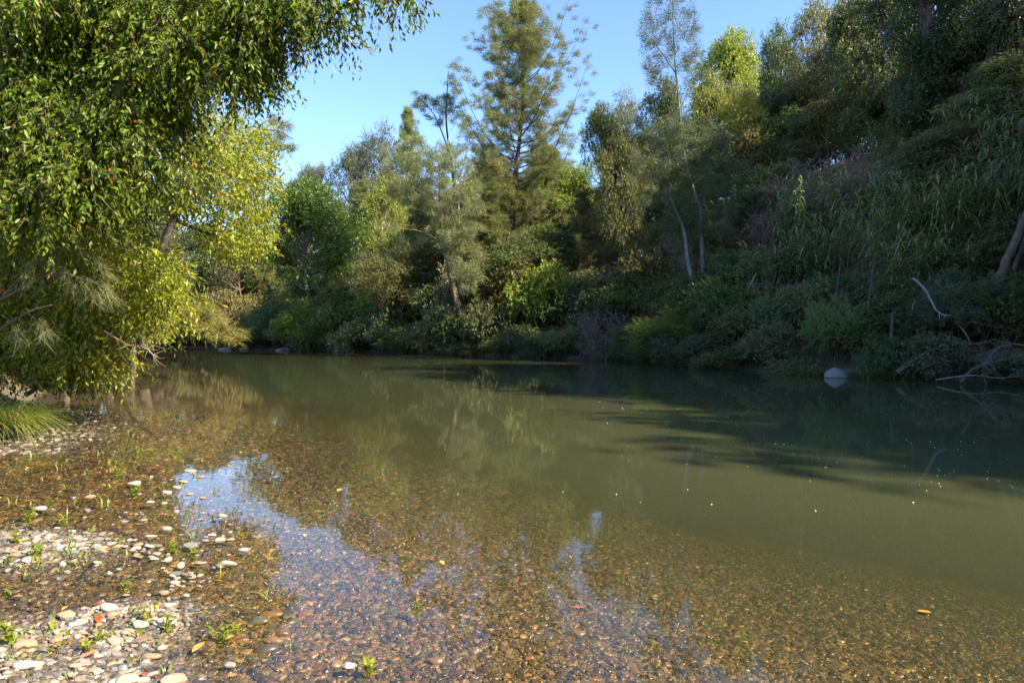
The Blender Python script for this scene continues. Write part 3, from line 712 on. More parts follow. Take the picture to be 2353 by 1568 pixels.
s = 4.0
while s < 165:
    p, n = bank_pt(s); Y = p[1]; k = Y/30
    px = see(*p)
    r = (1.25+.5*rng.random())*max(1, k*.75); off = -.25+.6*rng.random()
    x, y = p+n*off
    if px > 1250:
        if not (1895 < px < 1975):
            cl_ = 'bankg' if rng.random() < .6 else 'dark'
            put('bank_shrub', f'{szw(r, 1.4, 1.65)}{CW[cl_]} shrub at the waterline {lm(x, y)}', 'shrub', SH[rng.integers(3)], x, y, r*(.7+1.1*rng.random()), r, cl_, DS, 'low shrubs along the shaded right waterline')
    else:
        cl_ = ['olive', 'green', 'dark', 'needle'][rng.integers(4)]
        put('waterside_bush', f'{CW[cl_]} bush overhanging the waterline {lm(x, y)}', 'bush', SH[rng.integers(3)], x, y, r*(.7+1.5*rng.random()), r*1.05, cl_, DS, 'bushes along the far waterline')
    s += r*1.05
# second row, then the slope
for row, (d0, dj, st) in enumerate([(2.6, .8, 1.9), (4.6, 1.0, 2.3), (7.0, 1.2, 2.7), (9.8, 1.3, 3.0), (12.8, 1.4, 3.2), (16, 1.6, 3.6), (20, 2, 4.2), (24.5, 2, 4.4), (29, 2, 5)]):
    s = 2.0+row*.7
    while s < 150:
        p, n = bank_pt(s); Yb = p[1]; k = max(1, Yb/34)
        x, y = p+n*(d0*min(k, 1.6)+rng.normal()*dj*.5); px = see(x, y); u = rng.random()
        step = st*k*(.65+.35*rng.random()); s += step
        if px > 2560: continue
        z = gz(x, y); py = HZ-(z+1.5-CAM_H)/y*F0
        if px > 1290:
            lit = px < 1480+60*row*.3
            brown = (1700 < px < 2040 and 190 < py < 420)
            cane = (px > 1640 and row in (1, 2, 3, 4) and not brown) or (1300 < px < 1520 and row in (2, 3, 4))
            if brown and u < .8:
                put('bare_thicket', f'leafless reddish-brown thicket, {RW[row]}, {lm(x, y)}', 'thicket', BT[rng.integers(2)], x, y, 2.6, 2.3*min(k, 1.4), 'bare', DT, 'leafless brown thickets on the hillside', ('stem', 'twigs'))
                continue
            if row >= 5 and u < (.45 if brown else .7):
                cl_ = ['dark', 'green', 'bankg'][rng.integers(3)]
                put('slope_tree', f'short {CW[cl_]} tree {RW[row]}, {lm(x, y)}', 'tree', VT[rng.integers(2)], x, y, 5.0+3.5*rng.random(), 2.3+.8*rng.random(), cl_, DV, 'small trees on the crest of the right hill', ('trunk', 'crown'))
                continue
            if cane and u < .42:
                put('cane_clump', f'green cane clump {RW[row]}, {lm(x, y)}', 'reeds', RE[rng.integers(3)], x, y, 5.2*(.75+.4*rng.random()), 2.0*min(k, 1.5), 'reed', DR, 'cane clumps on the right slope', ('stems', 'leaves'))
            elif u < .86:
                cl_ = ['bankg', 'dark', 'green', 'olive'][rng.integers(4)]
                put('slope_shrub', f'{CW[cl_]} leafy shrub {RW[row]}, {lm(x, y)}', 'shrub', SH[rng.integers(3)], x, y, (2.2+1.2*rng.random())*min(k, 1.5), 1.9*min(k, 1.6), cl_, DS, 'shrubs crowding the right hillside')
            else:
                put('bare_thicket', f'leafless brown thicket, {RW[row]}, {lm(x, y)}', 'thicket', BT[rng.integers(2)], x, y, 2.3, 2.0, 'bare', DT, 'leafless brown thickets on the hillside', ('stem', 'twigs'))
        elif row in (0, 2, 4) and px > 300:
            cl_ = ['olive', 'green', 'dry', 'bright', 'grey', 'olive'][rng.integers(6)]
            put('wooded_bank_bush', f'{CW[cl_]} rounded bush {RW[row]}, {lm(x, y)}', 'bush', SH[rng.integers(3)], x, y, (2.6+1.5*rng.random())*min(k, 2), 2.2*min(k, 2), cl_, DS, 'bushes under the trees of the far bank')
        elif row in (1, 3, 5, 6) and px > 300:
            hh = (4.0+5.0*rng.random())*min(k, 1.6)*(.8 if row < 3 else 1)
            v = BR[rng.integers(4)] if u < .8 else CA[rng.integers(2)]
            dm = DC if v in CA else DB
            cl_ = ['olive', 'green', 'dark', 'bright', 'grey'][rng.integers(5)] if dm is DB else 'needle'
            put('hillside_tree', f'{szw(hh, 6, 11)}{CW[cl_]} {"she-oak" if dm is DC else "tree"} {RW[row]}, {lm(x, y)}', 'tree', v, x, y, hh*(1.3 if v in CA else 1), hh*.40, cl_, dm, 'small trees filling the far wooded bank', ('trunk', 'crown'))
# wooded hilltop behind
for i in range(90):
    s = (20+rng.random()*125) if i < 46 else 8+rng.random()*40; p, n = bank_pt(s); x, y = p+n*(24+rng.random()*34); px = see(x, y)
    if px > 2500 or px < 250: continue
    sky_y = np.interp(px, [250, 560, 640, 740, 860, 950, 1060, 1340, 1480, 1620, 1750, 1900, 2352], [420, 470, 450, 430, 380, 380, 400, 330, 260, 170, 130, 40, -100])
    top = sky_y+30+90*rng.random()
    if CAM_H+(HZ-top)/F0*y - gz(x, y) < 4: continue
    cl_ = ['olive', 'green', 'grey', 'blue', 'dark'][rng.integers(5)]
    plant('hilltop_tree', f'{CW[cl_]} hilltop tree, in line {lm(x, y)}', 'tree', BR[rng.integers(4)], px, y, top, 100+50*rng.random(), cl_, 'grey', 'trees of the wood on the hill behind', DB)
for i, (px, Y, top, wp) in enumerate([(1610, 66, 250, 120), (1670, 62, 265, 130), (1740, 60, 270, 130), (1800, 60, 215, 140), (1850, 57, 235, 140), (1905, 55, 190, 140), (1960, 53, 170, 150), (2010, 51, 190, 140), (1830, 63, 150, 150), (1890, 62, 120, 150), (1770, 64, 170, 130)]):
    plant('slope_tree', f'{["mid green", "dark green", "olive"][i % 3]} bushy tree on the skyline crest {lm((px-CX)/F0*Y, Y)}', 'tree', VT[i % 2], px, Y, top, wp, ['green', 'dark', 'olive'][i % 3], 'brown', 'small trees on the crest of the right hill', DV)
for px, Y, hh in [(1700, 50, 3.2), (1745, 51, 3.4), (1775, 47, 3.0), (1800, 50.5, 3.4), (1830, 47, 3.2), (1850, 51, 3.6), (1880, 46, 3.2), (1905, 49.5, 3.6), (1935, 45, 3.2), (1955, 48, 3.6), (1985, 44, 3.2), (2010, 47, 3.4), (2040, 42.5, 3.0), (1860, 44, 2.8), (1920, 42, 2.8), (1980, 40.5, 2.8)]:
    x = (px-CX)/F0*Y
    put('bare_thicket', f'leafless reddish-brown thicket {"high" if Y > 46 else "midway"} on the hill {lm(x, Y)}', 'thicket', BT[rng.integers(2)], x, Y, hh, 2.7, 'bare', DT, 'leafless brown thickets on the hillside', ('stem', 'twigs'))
for px, Y, hh, rr in [(2075, 31, 3.4, 1.9), (2130, 33, 4, 2.1), (2190, 30.5, 3.6, 2), (2250, 32, 4.2, 2.2), (2310, 30, 3.4, 2), (2350, 33, 4.4, 2.3), (2100, 36, 4.6, 2.3), (2200, 35, 4.4, 2.4), (2290, 35, 4.6, 2.4)]:
    x = (px-CX)/F0*Y
    put('slope_vine_mound', f'dark vine mound {"low" if Y < 32 else "high"} among the canes {lm(x, Y)}', 'shrub', VT[rng.integers(2)], x, Y, hh, rr, 'bankg', DV, 'vine mounds among the canes', ('stem', 'foliage'))
for px in range(2040, 2420, 62):
    for Y in ((31.5, 34) if px % 124 > 50 else (30.4,)):
        x = (px+rng.normal()*14-CX)/F0*Y
        put('cane_clump', f'tall cane clump, {"front" if Y < 30 else "middle" if Y < 32 else "back"} row, {lm(x, Y)}', 'reeds', RE[rng.integers(3)], x, Y+rng.normal()*.5, 4.6*(.85+.4*rng.random()), 1.9, 'reed', DR, 'cane clumps on the right slope', ('stems', 'leaves'))
# the wood goes on along the bank beside and behind the camera; it throws the shade on the water
for i in range(80):
    yy = -5+rng.random()*31; xb = np.interp(yy, RB[:, 1][:6], RB[:, 0][:6]); dd = 2.5+rng.random()*(10 if i % 2 else 26)
    x = xb+dd
    if see(x, yy) < 2500 and yy > 0: continue
    if i % 2 and dd < 13: continue
    put('hill_shade_tree', 'dark vine-smothered tree of the hill beyond the right edge', 'tree', VT[i % 2], x, yy, 13+6*rng.random(), 3.8+1.2*rng.random(), 'dark', DV, 'trees of the hill beyond the right edge', ('trunk', 'crown'))

for i in range(16):
    yy = -4+i//2*4.0+rng.normal()*.8; xb = np.interp(yy, RB[:, 1][:6], RB[:, 0][:6]); x = xb+(4 if i % 2 else 9)+rng.normal()*.8
    if see(x, yy) < 2620 and yy > 0: continue
    put('bank_tree', 'tall dark tree lining the right bank beside the camera', 'tree', VT[i % 2], x, yy, 20+6*rng.random(), 4.4+1.0*rng.random(), 'dark', DV, 'tall trees lining the right bank beside the camera', ('trunk', 'crown'))
# single plants and dead wood on the right bank
def at_bank(px, Y): return (px-CX)/F0*Y, Y
x, y = at_bank(1530, 43.5)
put('fluffy_shrub', 'fluffy bright green fine-leaved shrub at the shaded waterline', 'shrub', FL[0], x, y, 3.3, 2.5, 'fine', (2.7, 1.75), None, sink=.2)
x, y = at_bank(1915, 31.0)
put('fluffy_shrub', 'fine-leaved grey-green shrub above the pale pyramid rock', 'shrub', FL[0], x, y, 3.2, 1.6, 'needle', (2.7, 1.75), None)
x, y = at_bank(2230, 27.5)
put('fluffy_shrub', 'wide fine-leaved dark shrub beside the white crooked branch', 'shrub', FL[0], x, y, 3.4, 2.3, 'needled', (2.7, 1.75), None)
x, y = at_bank(1400, 51)
put('bare_thicket', 'pale purplish leafless bush at the waterline beside the fluffy green shrub', 'thicket', BT[0], x, y, 4.6, 3.0, 'bare2', DT, None, ('stem', 'twigs'), sink=.2)
for px, Y, h, lab in [(1860, 29.6, 1.0, 'dark grass tussock hanging over the water left of the pyramid rock'), (1990, 27.6, .9, 'dark grass tussock at waterline right of the pyramid rock'), (2060, 27.2, .8, 'small dark grass tussock under the shrubs at the right waterline')]:
    x, y = at_bank(px, Y)
    thing('grass_tussock', lab, 'grass', (x, y, max(gz(x, y), .05)), rng.random()*6, (1.3, 1.3, h*1.3), None, [('blades', GT, (.06, .085, .02))])

def stick(name, label, P, r0, r1, col, twigs=0, cat='branch', tl=.6, group=None):
    pts = [pt(*p) for p in P]; root = pts[0].copy(); t = Geo()
    q = spline(pts, 5*len(P)); q += rng.normal(size=q.shape)*r0*.10
    tube(t, q, np.linspace(r0, r1, len(q)), 6)
    e = thing(name, label, cat, root, 0, (1, 1, 1), group, [('limb', t.mesh(name, M_BARK, True, root), col)])
    if twigs:
        g = Geo()
        for i in range(twigs):
            k = int(len(q)*(.3+.69*rng.random())); d = nz((q[min(k+1, len(q)-1)]-q[k-1])[None])[0]*.8+rng.normal(size=3)*.7
            d = d/np.linalg.norm(d)*tl*(.4+.8*rng.random())
            tube(g, bez(q[k], q[k]+d*.5+rng.normal(size=3)*.1*tl, q[k]+d, 5), np.linspace(r1*.9, r1*.25, 5), 4)
        ob('twigs', g.mesh(name+'_twigs', M_BARK, True, root), e, col)
    return e
stick('crooked_branch', 'crooked bare white branch hanging in the shrubs at right', [(2095, 638, 25.5), (2120, 660, 25.4), (2138, 690, 25.3), (2150, 712, 25.2), (2172, 727, 25)], .055, .025, (.25, .24, .23), 3)
stick('leaning_bare_tree', 'brown leaning bare trunk rising at the far right edge', [(2255, 730, 27.5), (2290, 650, 27.5), (2325, 570, 27.5), (2362, 480, 27.5)], .20, .15, (.13, .095, .07), 0, 'tree')
stick('thin_leaning_tree', 'thinner brown trunk leaning behind the far right one', [(2295, 700, 28.5), (2320, 640, 28.5), (2350, 560, 28.5), (2380, 500, 28.5)], .11, .08, (.11, .085, .065), 0, 'tree')
stick('tan_pole', 'bare straight tan stick sloping up beside pale trunks', [(1690, 700, 40), (1715, 668, 40), (1738, 628, 40)], .06, .05, (.30, .22, .12), 2)
stick('bowed_branch', 'bowed bare brown branch rising from the water beside the fluffy shrub', [(1605, 825, 41), (1625, 785, 41), (1650, 755, 40.5), (1690, 735, 40)], .10, .05, (.13, .10, .07), 4)
stick('fallen_branch', 'long mossy fallen branch lying low right of the pyramid rock', [(2060, 855, 26.5), (2120, 815, 26.3), (2180, 795, 26), (2240, 790, 25.5)], .10, .06, (.12, .09, .05), 8, tl=1.0)
stick('fallen_branch', 'pale forked fallen branch dipping into water at far right', [(2205, 878, 24.2), (2240, 845, 24.4), (2290, 830, 24.3), (2352, 815, 24)], .06, .025, (.11, .085, .06), 10, tl=.9)
stick('fallen_branch', 'thin grey fallen branch along the waterline in the right corner', [(2150, 872, 24.6), (2230, 862, 24), (2300, 868, 23.6), (2380, 858, 23.2)], .035, .015, (.15, .125, .1), 12, tl=.7)
stick('white_dead_branch', 'tangle of white dead twigs at the far right waterline', [(2380, 800, 24), (2330, 790, 24), (2290, 800, 24), (2268, 830, 23.8)], .022, .009, (.19, .175, .165), 60, tl=.8)
stick('pale_branch', 'pale diagonal branch among shrubs above the pyramid rock', [(1880, 770, 31), (1930, 735, 31), (1975, 700, 31), (2010, 690, 31)], .06, .025, (.25, .2, .15), 5)
stick('thin_upright_tree', 'thin pale upright trunk left of the crooked white branch', [(1985, 790, 30), (1992, 730, 30), (2000, 660, 30), (2006, 610, 30)], .07, .05, (.085, .08, .068), 0, 'tree')
stick('thin_upright_tree', 'thin pale upright trunk above the fine-leaved grey shrub', [(1918, 720, 33), (1922, 670, 33), (1930, 610, 33)], .06, .04, (.085, .08, .068), 0, 'tree')
stick('blotched_stump', 'short blotched grey trunk standing behind the fallen mossy branch', [(2040, 830, 27.6), (2046, 780, 27.6), (2050, 720, 27.6)], .08, .06, (.085, .08, .068), 0, 'tree')

# ------------------------------------------------------------------ rocks
def rock_mesh(name, pts, seed=0, rough=.03, sub=2):
    import bmesh
    bm = bmesh.new()
    for p in pts: bm.verts.new(p)
    bmesh.ops.convex_hull(bm, input=bm.verts)
    bmesh.ops.triangulate(bm, faces=bm.faces)
    bmesh.ops.subdivide_edges(bm, edges=bm.edges, cuts=sub, use_grid_fill=True)
    rr = np.random.default_rng(seed)
    for v in bm.verts: v.co += Vector(rr.normal(size=3)*rough)
    me = bpy.data.meshes.new(name); bm.to_mesh(me); bm.free(); me.materials.append(M_ROCK)
    return me
p0 = pt(1925, 866, 28.2); p0[2] = 0
rk = ob('rock', rock_mesh('rock', [(-.68, -.1, -.3), (.72, 0, -.3), (0, .9, -.3), (0, -.55, -.3), (-.62, -.1, .03), (.66, -.05, .05), (-.16, .05, .42), (.12, .12, .36), (-.3, .5, .2), (.15, -.5, .02)], 3, .010, 1), None, (.19, .185, .175), p0)
tag(rk, 'pale grey pyramid rock at the right waterline', 'rock')
for px, py, wpx, hh, lab in [(515, 803, 34, .35, 'flat pale rock at the far left waterline, first from the left'), (560, 803, 26, .3, 'flat pale rock at the far left waterline, second from the left'),
                             (648, 805, 40, .45, 'flat pale rock at the far left waterline, third from the left'), (780, 808, 30, .4, 'dark flat rock at the waterline under the olive spreading tree'), (815, 809, 26, .4, 'small rock at waterline right of the dark flat rock')]:
    Y = CAM_H*F0/(py-HZ); p = pt(px, py, Y); p[2] = 0; r = wpx/F0*Y/2
    o = ob('flat_rock', rock_mesh('flat_rock', [(-r, 0, -.2), (r, .1, -.2), (0, r, -.2), (0, -r*.6, -.2), (-r*.7, 0, hh*.5), (r*.6, .2, hh), (-.1*r, -.3*r, hh*.7), (0, r*.6, hh*.8)], int(px), .03), None, (.24, .20, .16), p)
    tag(o, lab, 'rock')

# ------------------------------------------------------------------ near left bank trees
def leaf_tree(name, label, root, bark, col, leafm, blobs, limbs, L, W, m, tw, droop, hang, tmpl=LEAF4, ns=20, rc=.5, twigs=True, up=.5, upb=-.1, strand=False):
    """blobs: (polygon px, n clumps, Y0, Y1); limbs: tubes"""
    g = Geo(); gt = Geo(); t = Geo()
    allc = []
    for poly, n, Y0, Y1 in blobs:
        if strand and n > 50:
            st = poly_pts(poly, n//5, Y0, Y1); az = rng.random(n//5)*6.28; u = np.arange(5)[None]*(.24+.10*rng.random((n//5, 1)))
            hd = np.stack([np.cos(az)+.35, np.sin(az)*.7-.2, np.zeros(n//5)], 1)*.6
            cc = st[:, None]+hd[:, None]*u[..., None]+np.array([0, 0, -1.])*(.15*u+.42*u**2)[..., None]
            for q in cc: tube(t, np.concatenate([q[:1]-(q[1:2]-q[:1])*1.2, q]), np.linspace(.012, .004, 6), 4)
            cc = cc.reshape(-1, 3)+rng.normal(size=(len(st)*5, 3))*.05; n = len(cc)
        else: cc = poly_pts(poly, n, Y0, Y1)
        allc.append(cc)
        b, o = clump_sprays(cc, rc*(.6+.7*rng.random(n)), ns, upb)
        o = nz(o+np.array([0, 0, -.25]))
        spray_leaves(g, b, o, tw*(.6+.8*rng.random(len(b))), m, droop, L, W, tmpl, spread=.75, hang=hang, gt=gt if twigs else None, twr=.0035, up=up)
    for P, r0, r1 in limbs:
        q = spline([pt(*p) for p in P], 5*len(P)); tube(t, q, np.linspace(r0, r1, len(q)), 7)
    allc = np.concatenate(allc); q0 = np.array(root)+np.array([0, 0, 3.5])
    for c in allc[rng.permutation(len(allc))[:18]]:
        s = q0+(c-q0)*.35+np.array([0, 0, .6]); tube(t, bez(s, (s+c)/2+np.array([0, 0, .5]), c, 7), np.linspace(.02, .006, 7), 4)
    parts = [('trunk', t.mesh(name+'_trunk', M_BARK, True, root), bark)]
    if twigs: parts.append(('twigs', gt.mesh(name+'_twigs', M_BARK, True, root), (.16, .12, .08)))
    parts.append(('crown', g.mesh(name+'_crown', leafm, False, root), col))
    return thing(name, label, 'tree', root, 0, (1, 1, 1), None, parts)

root = np.array([-11.5, 12.5, gz(-11.5, 12.5)])
leaf_tree('weeping_tree', 'large weeping tree with glossy drooping leaves filling the upper left', root, BK['brown'], (.098, .14, .013), M_GLOSSLEAF,
  [([(-60, -130), (570, -130), (580, -10), (540, 80), (500, 130), (430, 150), (370, 210), (300, 300), (220, 390), (90, 440), (-60, 460)], 690, 8.8, 12.8),
   ([(-500, -500), (580, -420), (580, -130), (-60, -130), (-60, 440), (-500, 460)], 100, 9.2, 13.5),
   ([(620, -250), (790, -180), (800, 10), (770, 60), (700, 110), (670, 80), (620, 40)], 28, 8.6, 9.8),
   ([(850, -130), (900, -130), (890, -25), (870, -20)], 3, 8.6, 9.2),
   ([(550, 40), (630, 0), (580, 170), (530, 210)], 26, 8.6, 10)],
  [([(-420, 700, 13), (-330, 400, 13), (-150, 150, 12.5), (100, -60, 11.5), (400, -150, 10.5)], .22, .05), ([(-330, 420, 13), (-80, 330, 12), (220, 300, 11)], .10, .02),
   ([(100, -60, 11.5), (450, -60, 10), (740, -90, 9.2)], .05, .012)],
  .088, .034, 10, .34, .6, .5, tmpl=LEAF2, ns=25, rc=.30, strand=True)
root = np.array([-17.5, 21, gz(-17.5, 21)])
leaf_tree('yellow_green_tree', 'sunlit yellow-green small-leaved tree with dark crooked limb over the water', root, BK['dark'], (.20, .23, .022), M_LEAF,
  [([(330, 430), (420, 330), (480, 270), (590, 265), (625, 370), (605, 540), (545, 610), (490, 560), (470, 480), (400, 470)], 170, 17.5, 22),
   ([(270, 560), (330, 430), (260, 330), (100, 330), (60, 560)], 110, 18.5, 23)],
  [([(150, 400, 21), (280, 415, 20.5), (350, 450, 20), (400, 500, 19.5), (460, 530, 19), (500, 540, 18.8)], .12, .03), ([(80, 780, 22), (130, 600, 21.5), (150, 400, 21), (220, 250, 20.5)], .24, .08),
   ([(380, 480, 19.7), (450, 420, 19.5), (540, 380, 19.2)], .05, .012), ([(300, 420, 20.5), (400, 380, 20), (520, 320, 19.5)], .05, .012)],
  .10, .048, 8, .34, .5, .4, tmpl=LEAF2, ns=18, rc=.55, twigs=False)
root = np.array([-10.4, 12.3, gz(-10.4, 12.3)])
leaf_tree('overhanging_bush', 'sunlit leafy bush with bare twigs reaching out over the left bank', root, (.22, .16, .12), (.20, .235, .02), M_GLOSSLEAF,
  [([(-100, 520), (240, 530), (370, 600), (385, 660), (330, 730), (200, 700), (-100, 640)], 150, 11.6, 15),
   ([(380, 600), (420, 690), (370, 745), (320, 720), (330, 640)], 16, 11.8, 13),
   ([(90, 690), (230, 700), (265, 800), (240, 835), (120, 800), (60, 760)], 70, 12, 14.5), ([(-120, 620), (120, 640), (140, 760), (40, 830), (-120, 840)], 80, 12, 14.5), ([(60, 760), (250, 740), (285, 830), (200, 850), (60, 850)], 50, 12.5, 16)],
  [([(-30, 800, 13.5), (60, 700, 13), (200, 660, 12.8), (330, 680, 12.5), (420, 715, 12.2)], .03, .006), ([(0, 790, 13.5), (120, 750, 13), (250, 765, 12.6), (340, 790, 12.2), (375, 800, 12)], .025, .004),
   ([(200, 700, 12.6), (300, 690, 12.2), (400, 740, 12)], .014, .004), ([(230, 750, 12.4), (290, 745, 12.2), (350, 815, 12)], .012, .004)],
  .10, .036, 9, .40, .5, .4, tmpl=LEAF2, ns=15, rc=.40)
# pale drooping she-oak sprays hanging in front of the bush
g = Geo(); t = Geo(); root = np.array([-9.8, 10.6, gz(-9.8, 10.6)])
for px, py, L_, dx in [(70, 600, .75, -.05), (150, 610, .8, .25), (190, 640, .75, .45), (215, 590, .6, .5), (120, 570, .6, .15), (40, 740, .6, .1), (90, 730, .5, .3), (230, 650, .5, .55)]:
    c = pt(px, py, 9.0+.8*rng.random()); k = 120; u = rng.random(k)
    ax = np.array([dx, -.1, -.55]); B = c+ax*L_*(u*.75)[:, None]+rng.normal(size=(k, 3))*.03
    D = nz(ax[None]*.9+rng.normal(size=(k, 3))*np.array([.28, .28, .2])); leaves(g, B, D, rdir(k), .30*(.5+.8*rng.random(k)), .0035+.0025*rng.random(k), NEED)
    tube(t, bez(c+np.array([-.3, .1, .1]), c, c+ax*L_*.7, 6), np.linspace(.008, .003, 6), 4)
for P in ([(-120, 860, 10.5), (0, 690, 10), (90, 600, 9.5), (190, 540, 9)], [(-120, 860, 10.5), (-30, 780, 9.8), (60, 720, 9.2), (120, 700, 9)], [(0, 690, 10), (120, 630, 9.4), (220, 650, 9)]):
    q = spline([pt(*p) for p in P], 14); tube(t, q, np.linspace(.025, .006, 14), 6)
thing('drooping_she_oak', 'pale drooping she-oak sprays hanging before the bush at left', 'tree', root, 0, (1, 1, 1), None,
      [('trunk', t.mesh('drooping_she_oak_trunk', M_BARK, True, root), BK['brown']), ('crown', g.mesh('drooping_she_oak_crown', M_NEEDLE, False, root), (.17, .19, .085))])
# she-oaks further along the left bank
g = Geo(); c = poly_pts([(585, 300), (630, 265), (690, 310), (670, 350), (610, 370)], 30, 31, 34)
needle_tufts(g, c, .36, 70, .42, .02, .6); needle_tufts(g, poly_pts([(560, 360), (640, 380), (640, 440), (570, 440)], 16, 31, 34), .4, 50, .42, .018, .6)
needle_tufts(g, poly_pts([(380, 260), (560, 250), (580, 420), (420, 480)], 60, 32, 38), .5, 50, .45, .02, .6)
px_tree('bending_she_oak', 'she-oak reaching a plumed bough into the sky above the left bank', (330, 800), 36,
        [([(330, 800, 36), (380, 560, 36), (440, 400, 35), (480, 250, 35)], .3, .08), ([(430, 420, 35), (530, 340, 34), (620, 300, 33), (675, 320, 33)], .09, .015), ([(440, 440, 35), (560, 420, 34), (640, 420, 33)], .06, .01)], M_NEEDLE, g, BK['brown'], (.15, .165, .06))
g = Geo(); needle_tufts(g, poly_pts([(400, 700), (470, 690), (555, 770), (540, 790), (440, 770)], 34, 27, 30), .36, 70, .42, .022, .5, flat=.7)
needle_tufts(g, poly_pts([(300, 640), (400, 660), (440, 760), (330, 780)], 30, 28, 33), .42, 60, .45, .022, .5)
px_tree('low_she_oak', 'low golden she-oak bough stretching over the water at far left', (290, 815), 31,
        [([(270, 815, 32), (320, 740, 31), (400, 735, 29), (480, 765, 28.5), (550, 775, 28)], .10, .012), ([(320, 740, 31), (400, 700, 29), (470, 700, 28.5)], .05, .01)], M_NEEDLE, g, BK['brown'], (.22, .21, .07))
# trees backing the left bank
for i, (x, y, h, r, v, c_) in enumerate([(-19, 20, 11, 4.0, BR[1], 'green'), (-24, 28, 12, 4.5, BR[0], 'dark'), (-17, 15, 9, 3.2, VT[0], 'green'), (-29, 38, 12, 4.5, BR[1], 'olive'), (-36, 50, 13, 4.5, CA[0], 'needled'),
                                        (-44, 64, 13, 5, BR[0], 'dark'), (-54, 78, 13, 5, BR[3], 'olive'), (-20, 33, 8, 3, CA[1], 'needle'), (-65, 92, 13, 5, BR[0], 'dark'), (-26, 22, 13, 4.5, VT[1], 'dark'), (-34, 34, 14, 5, BR[0], 'dark'), (-21.8, 37.5, 12, 3.8, VT[0], 'green'), (-26, 44, 14, 4.5, VT[1], 'dark'), (-19.6, 30, 9, 3, VT[1], 'green'), (-31, 56, 15, 5, VT[0], 'dark')]):
    put('left_bank_tree', ['mid green tree behind the yellow-green tree', 'dark round tree far behind the yellow-green tree', 'leafy tree right behind the weeping tree', 'olive round tree on the left bank behind the plumed bough', 'grey she-oak further along the left bank', 'dark tree where the left bank recedes', 'olive spreading tree at the left bank bend', 'olive she-oak behind the low golden bough', 'furthest dark tree of the left bank', 'dark leafy tree deep behind the weeping tree', 'dark round tree deep in the left bank wood', 'leafy tree at the left waterline behind the low golden bough', 'tall dark tree where the left waterline turns', 'short leafy tree at the left waterline before the golden bough', 'tallest dark tree at the far end of the left waterline'][i], 'tree', v, x, y, h, r, c_, DC if v in CA else (DV if v in VT else DB), 'trees backing the left bank', ('trunk', 'crown'))
s = 0
for i, (x, y) in enumerate([(-10.8, 13.5), (-12.4, 15.5), (-13.6, 17.8), (-15.2, 20), (-16.5, 22.5), (-17.8, 25), (-19, 27.5), (-20.3, 30), (-21.8, 33), (-24, 37), (-27, 42), (-31, 48), (-36, 55), (-42, 63), (-48, 72)]):
    k = max(1, y/25)
    put('left_bank_shrub', 'leafy shrub lining the left waterline under the trees', 'shrub', SH[i % 3], x-.5, y, 1.5*k, 1.25*k, ['green', 'olive', 'dark'][i % 3], DS, 'shrubs lining the left waterline')
# tussocks of the left bank
gtm = [mk_grass('tussock_blades', 700, 1.15, .013, .42, 1.0), mk_grass('tussock_blades', 500, .95, .012, .35, .9)]
for i, (px, py, sc_, lab) in enumerate([(5, 915, .72, 'bright green arching grass tussock at the left edge, largest'), (-50, 935, .8, 'bright green grass tussock cut by the left edge'), (55, 890, .45, 'small grass tussock behind the largest tussock at left'), (-10, 870, .6, 'grass tussock behind the largest one under drooping she-oak')]):
    Y = [10.9, 10.5, 11.8, 12.2][i]; x = (px-CX)/F0*Y; z = gz(x, Y)
    thing('grass_tussock', lab, 'grass', (x, Y, max(z, .25)), i*1.3, (sc_*1.15, sc_*1.15, sc_*1.15), None, [('blades', gtm[i % 2], (.19, .24, .05))])
stick('bank_root', 'bare brown driftwood twigs along the left waterline', [(60, 905, 13), (110, 880, 14.5), (160, 865, 16), (200, 860, 17)], .05, .02, (.26, .19, .13), 26, tl=.7)
stick('hanging_twigs', 'dead twigs dangling over the water below the left bush', [(240, 760, 11.5), (290, 790, 11.2), (335, 800, 11), (352, 815, 11)], .014, .006, (.30, .2, .15), 16, tl=.35)

# ------------------------------------------------------------------ stones
import bmesh
def pebble_mesh(name, seed, sub=3):
    bm = bmesh.new(); bmesh.ops.create_icosphere(bm, subdivisions=sub, radius=1.0)
    rr = np.random.default_rng(seed); k = rr.normal(size=(6, 3))*1.1; ph = rr.random(6)*6.28; am = rr.random(6)*.10
    pl = nz(rr.normal(size=(8, 3))); dp = .62+.3*rr.random(8)
    for v in bm.verts:
        c = np.array(v.co); c = c*(1+sum(am[i]*math.sin(k[i]@c*1.6+ph[i]) for i in range(6)))
        for n_, d_ in zip(pl, dp):
            e = c@n_-d_
            if e > 0: c = c-n_*e*.92
        v.co = c
    me = bpy.data.meshes.new(name); bm.to_mesh(me); bm.free()
    me.polygons.foreach_set('use_smooth', np.ones(len(me.polygons), bool)); me.materials.append(M_STONE)
    return me
PEB = [pebble_mesh('pebble', 100+i) for i in range(7)]
TONES = np.array([(.50, .40, .33), (.56, .47, .40), (.33, .33, .34), (.20, .21, .23), (.60, .56, .50), (.44, .30, .20), (.42, .34, .28), (.28, .24, .20), (.36, .36, .38), (.5, .36, .28)])
TONES = TONES*np.array([.76, .71, .65])
TN = ['tan', 'pale pinkish', 'grey', 'dark slate', 'whitish', 'orange-brown', 'dull brown', 'dark brown', 'blue-grey', 'pink']

def gpt(px, py):
    """ground point under a pixel, by marching along the ray"""
    d = np.array([(px-CX)/F0, 1, (HZ-py)/F0]); Y = 1.5
    o = np.array([0, 0, CAM_H])
    ys = np.linspace(2.2, 30, 1400); z = CAM_H+d[2]*ys; gg = ground(d[0]*ys, ys)
    i = np.argmax(z < gg) if (z < gg).any() else -1
    return np.array([d[0]*ys[i], ys[i], gg[i]])

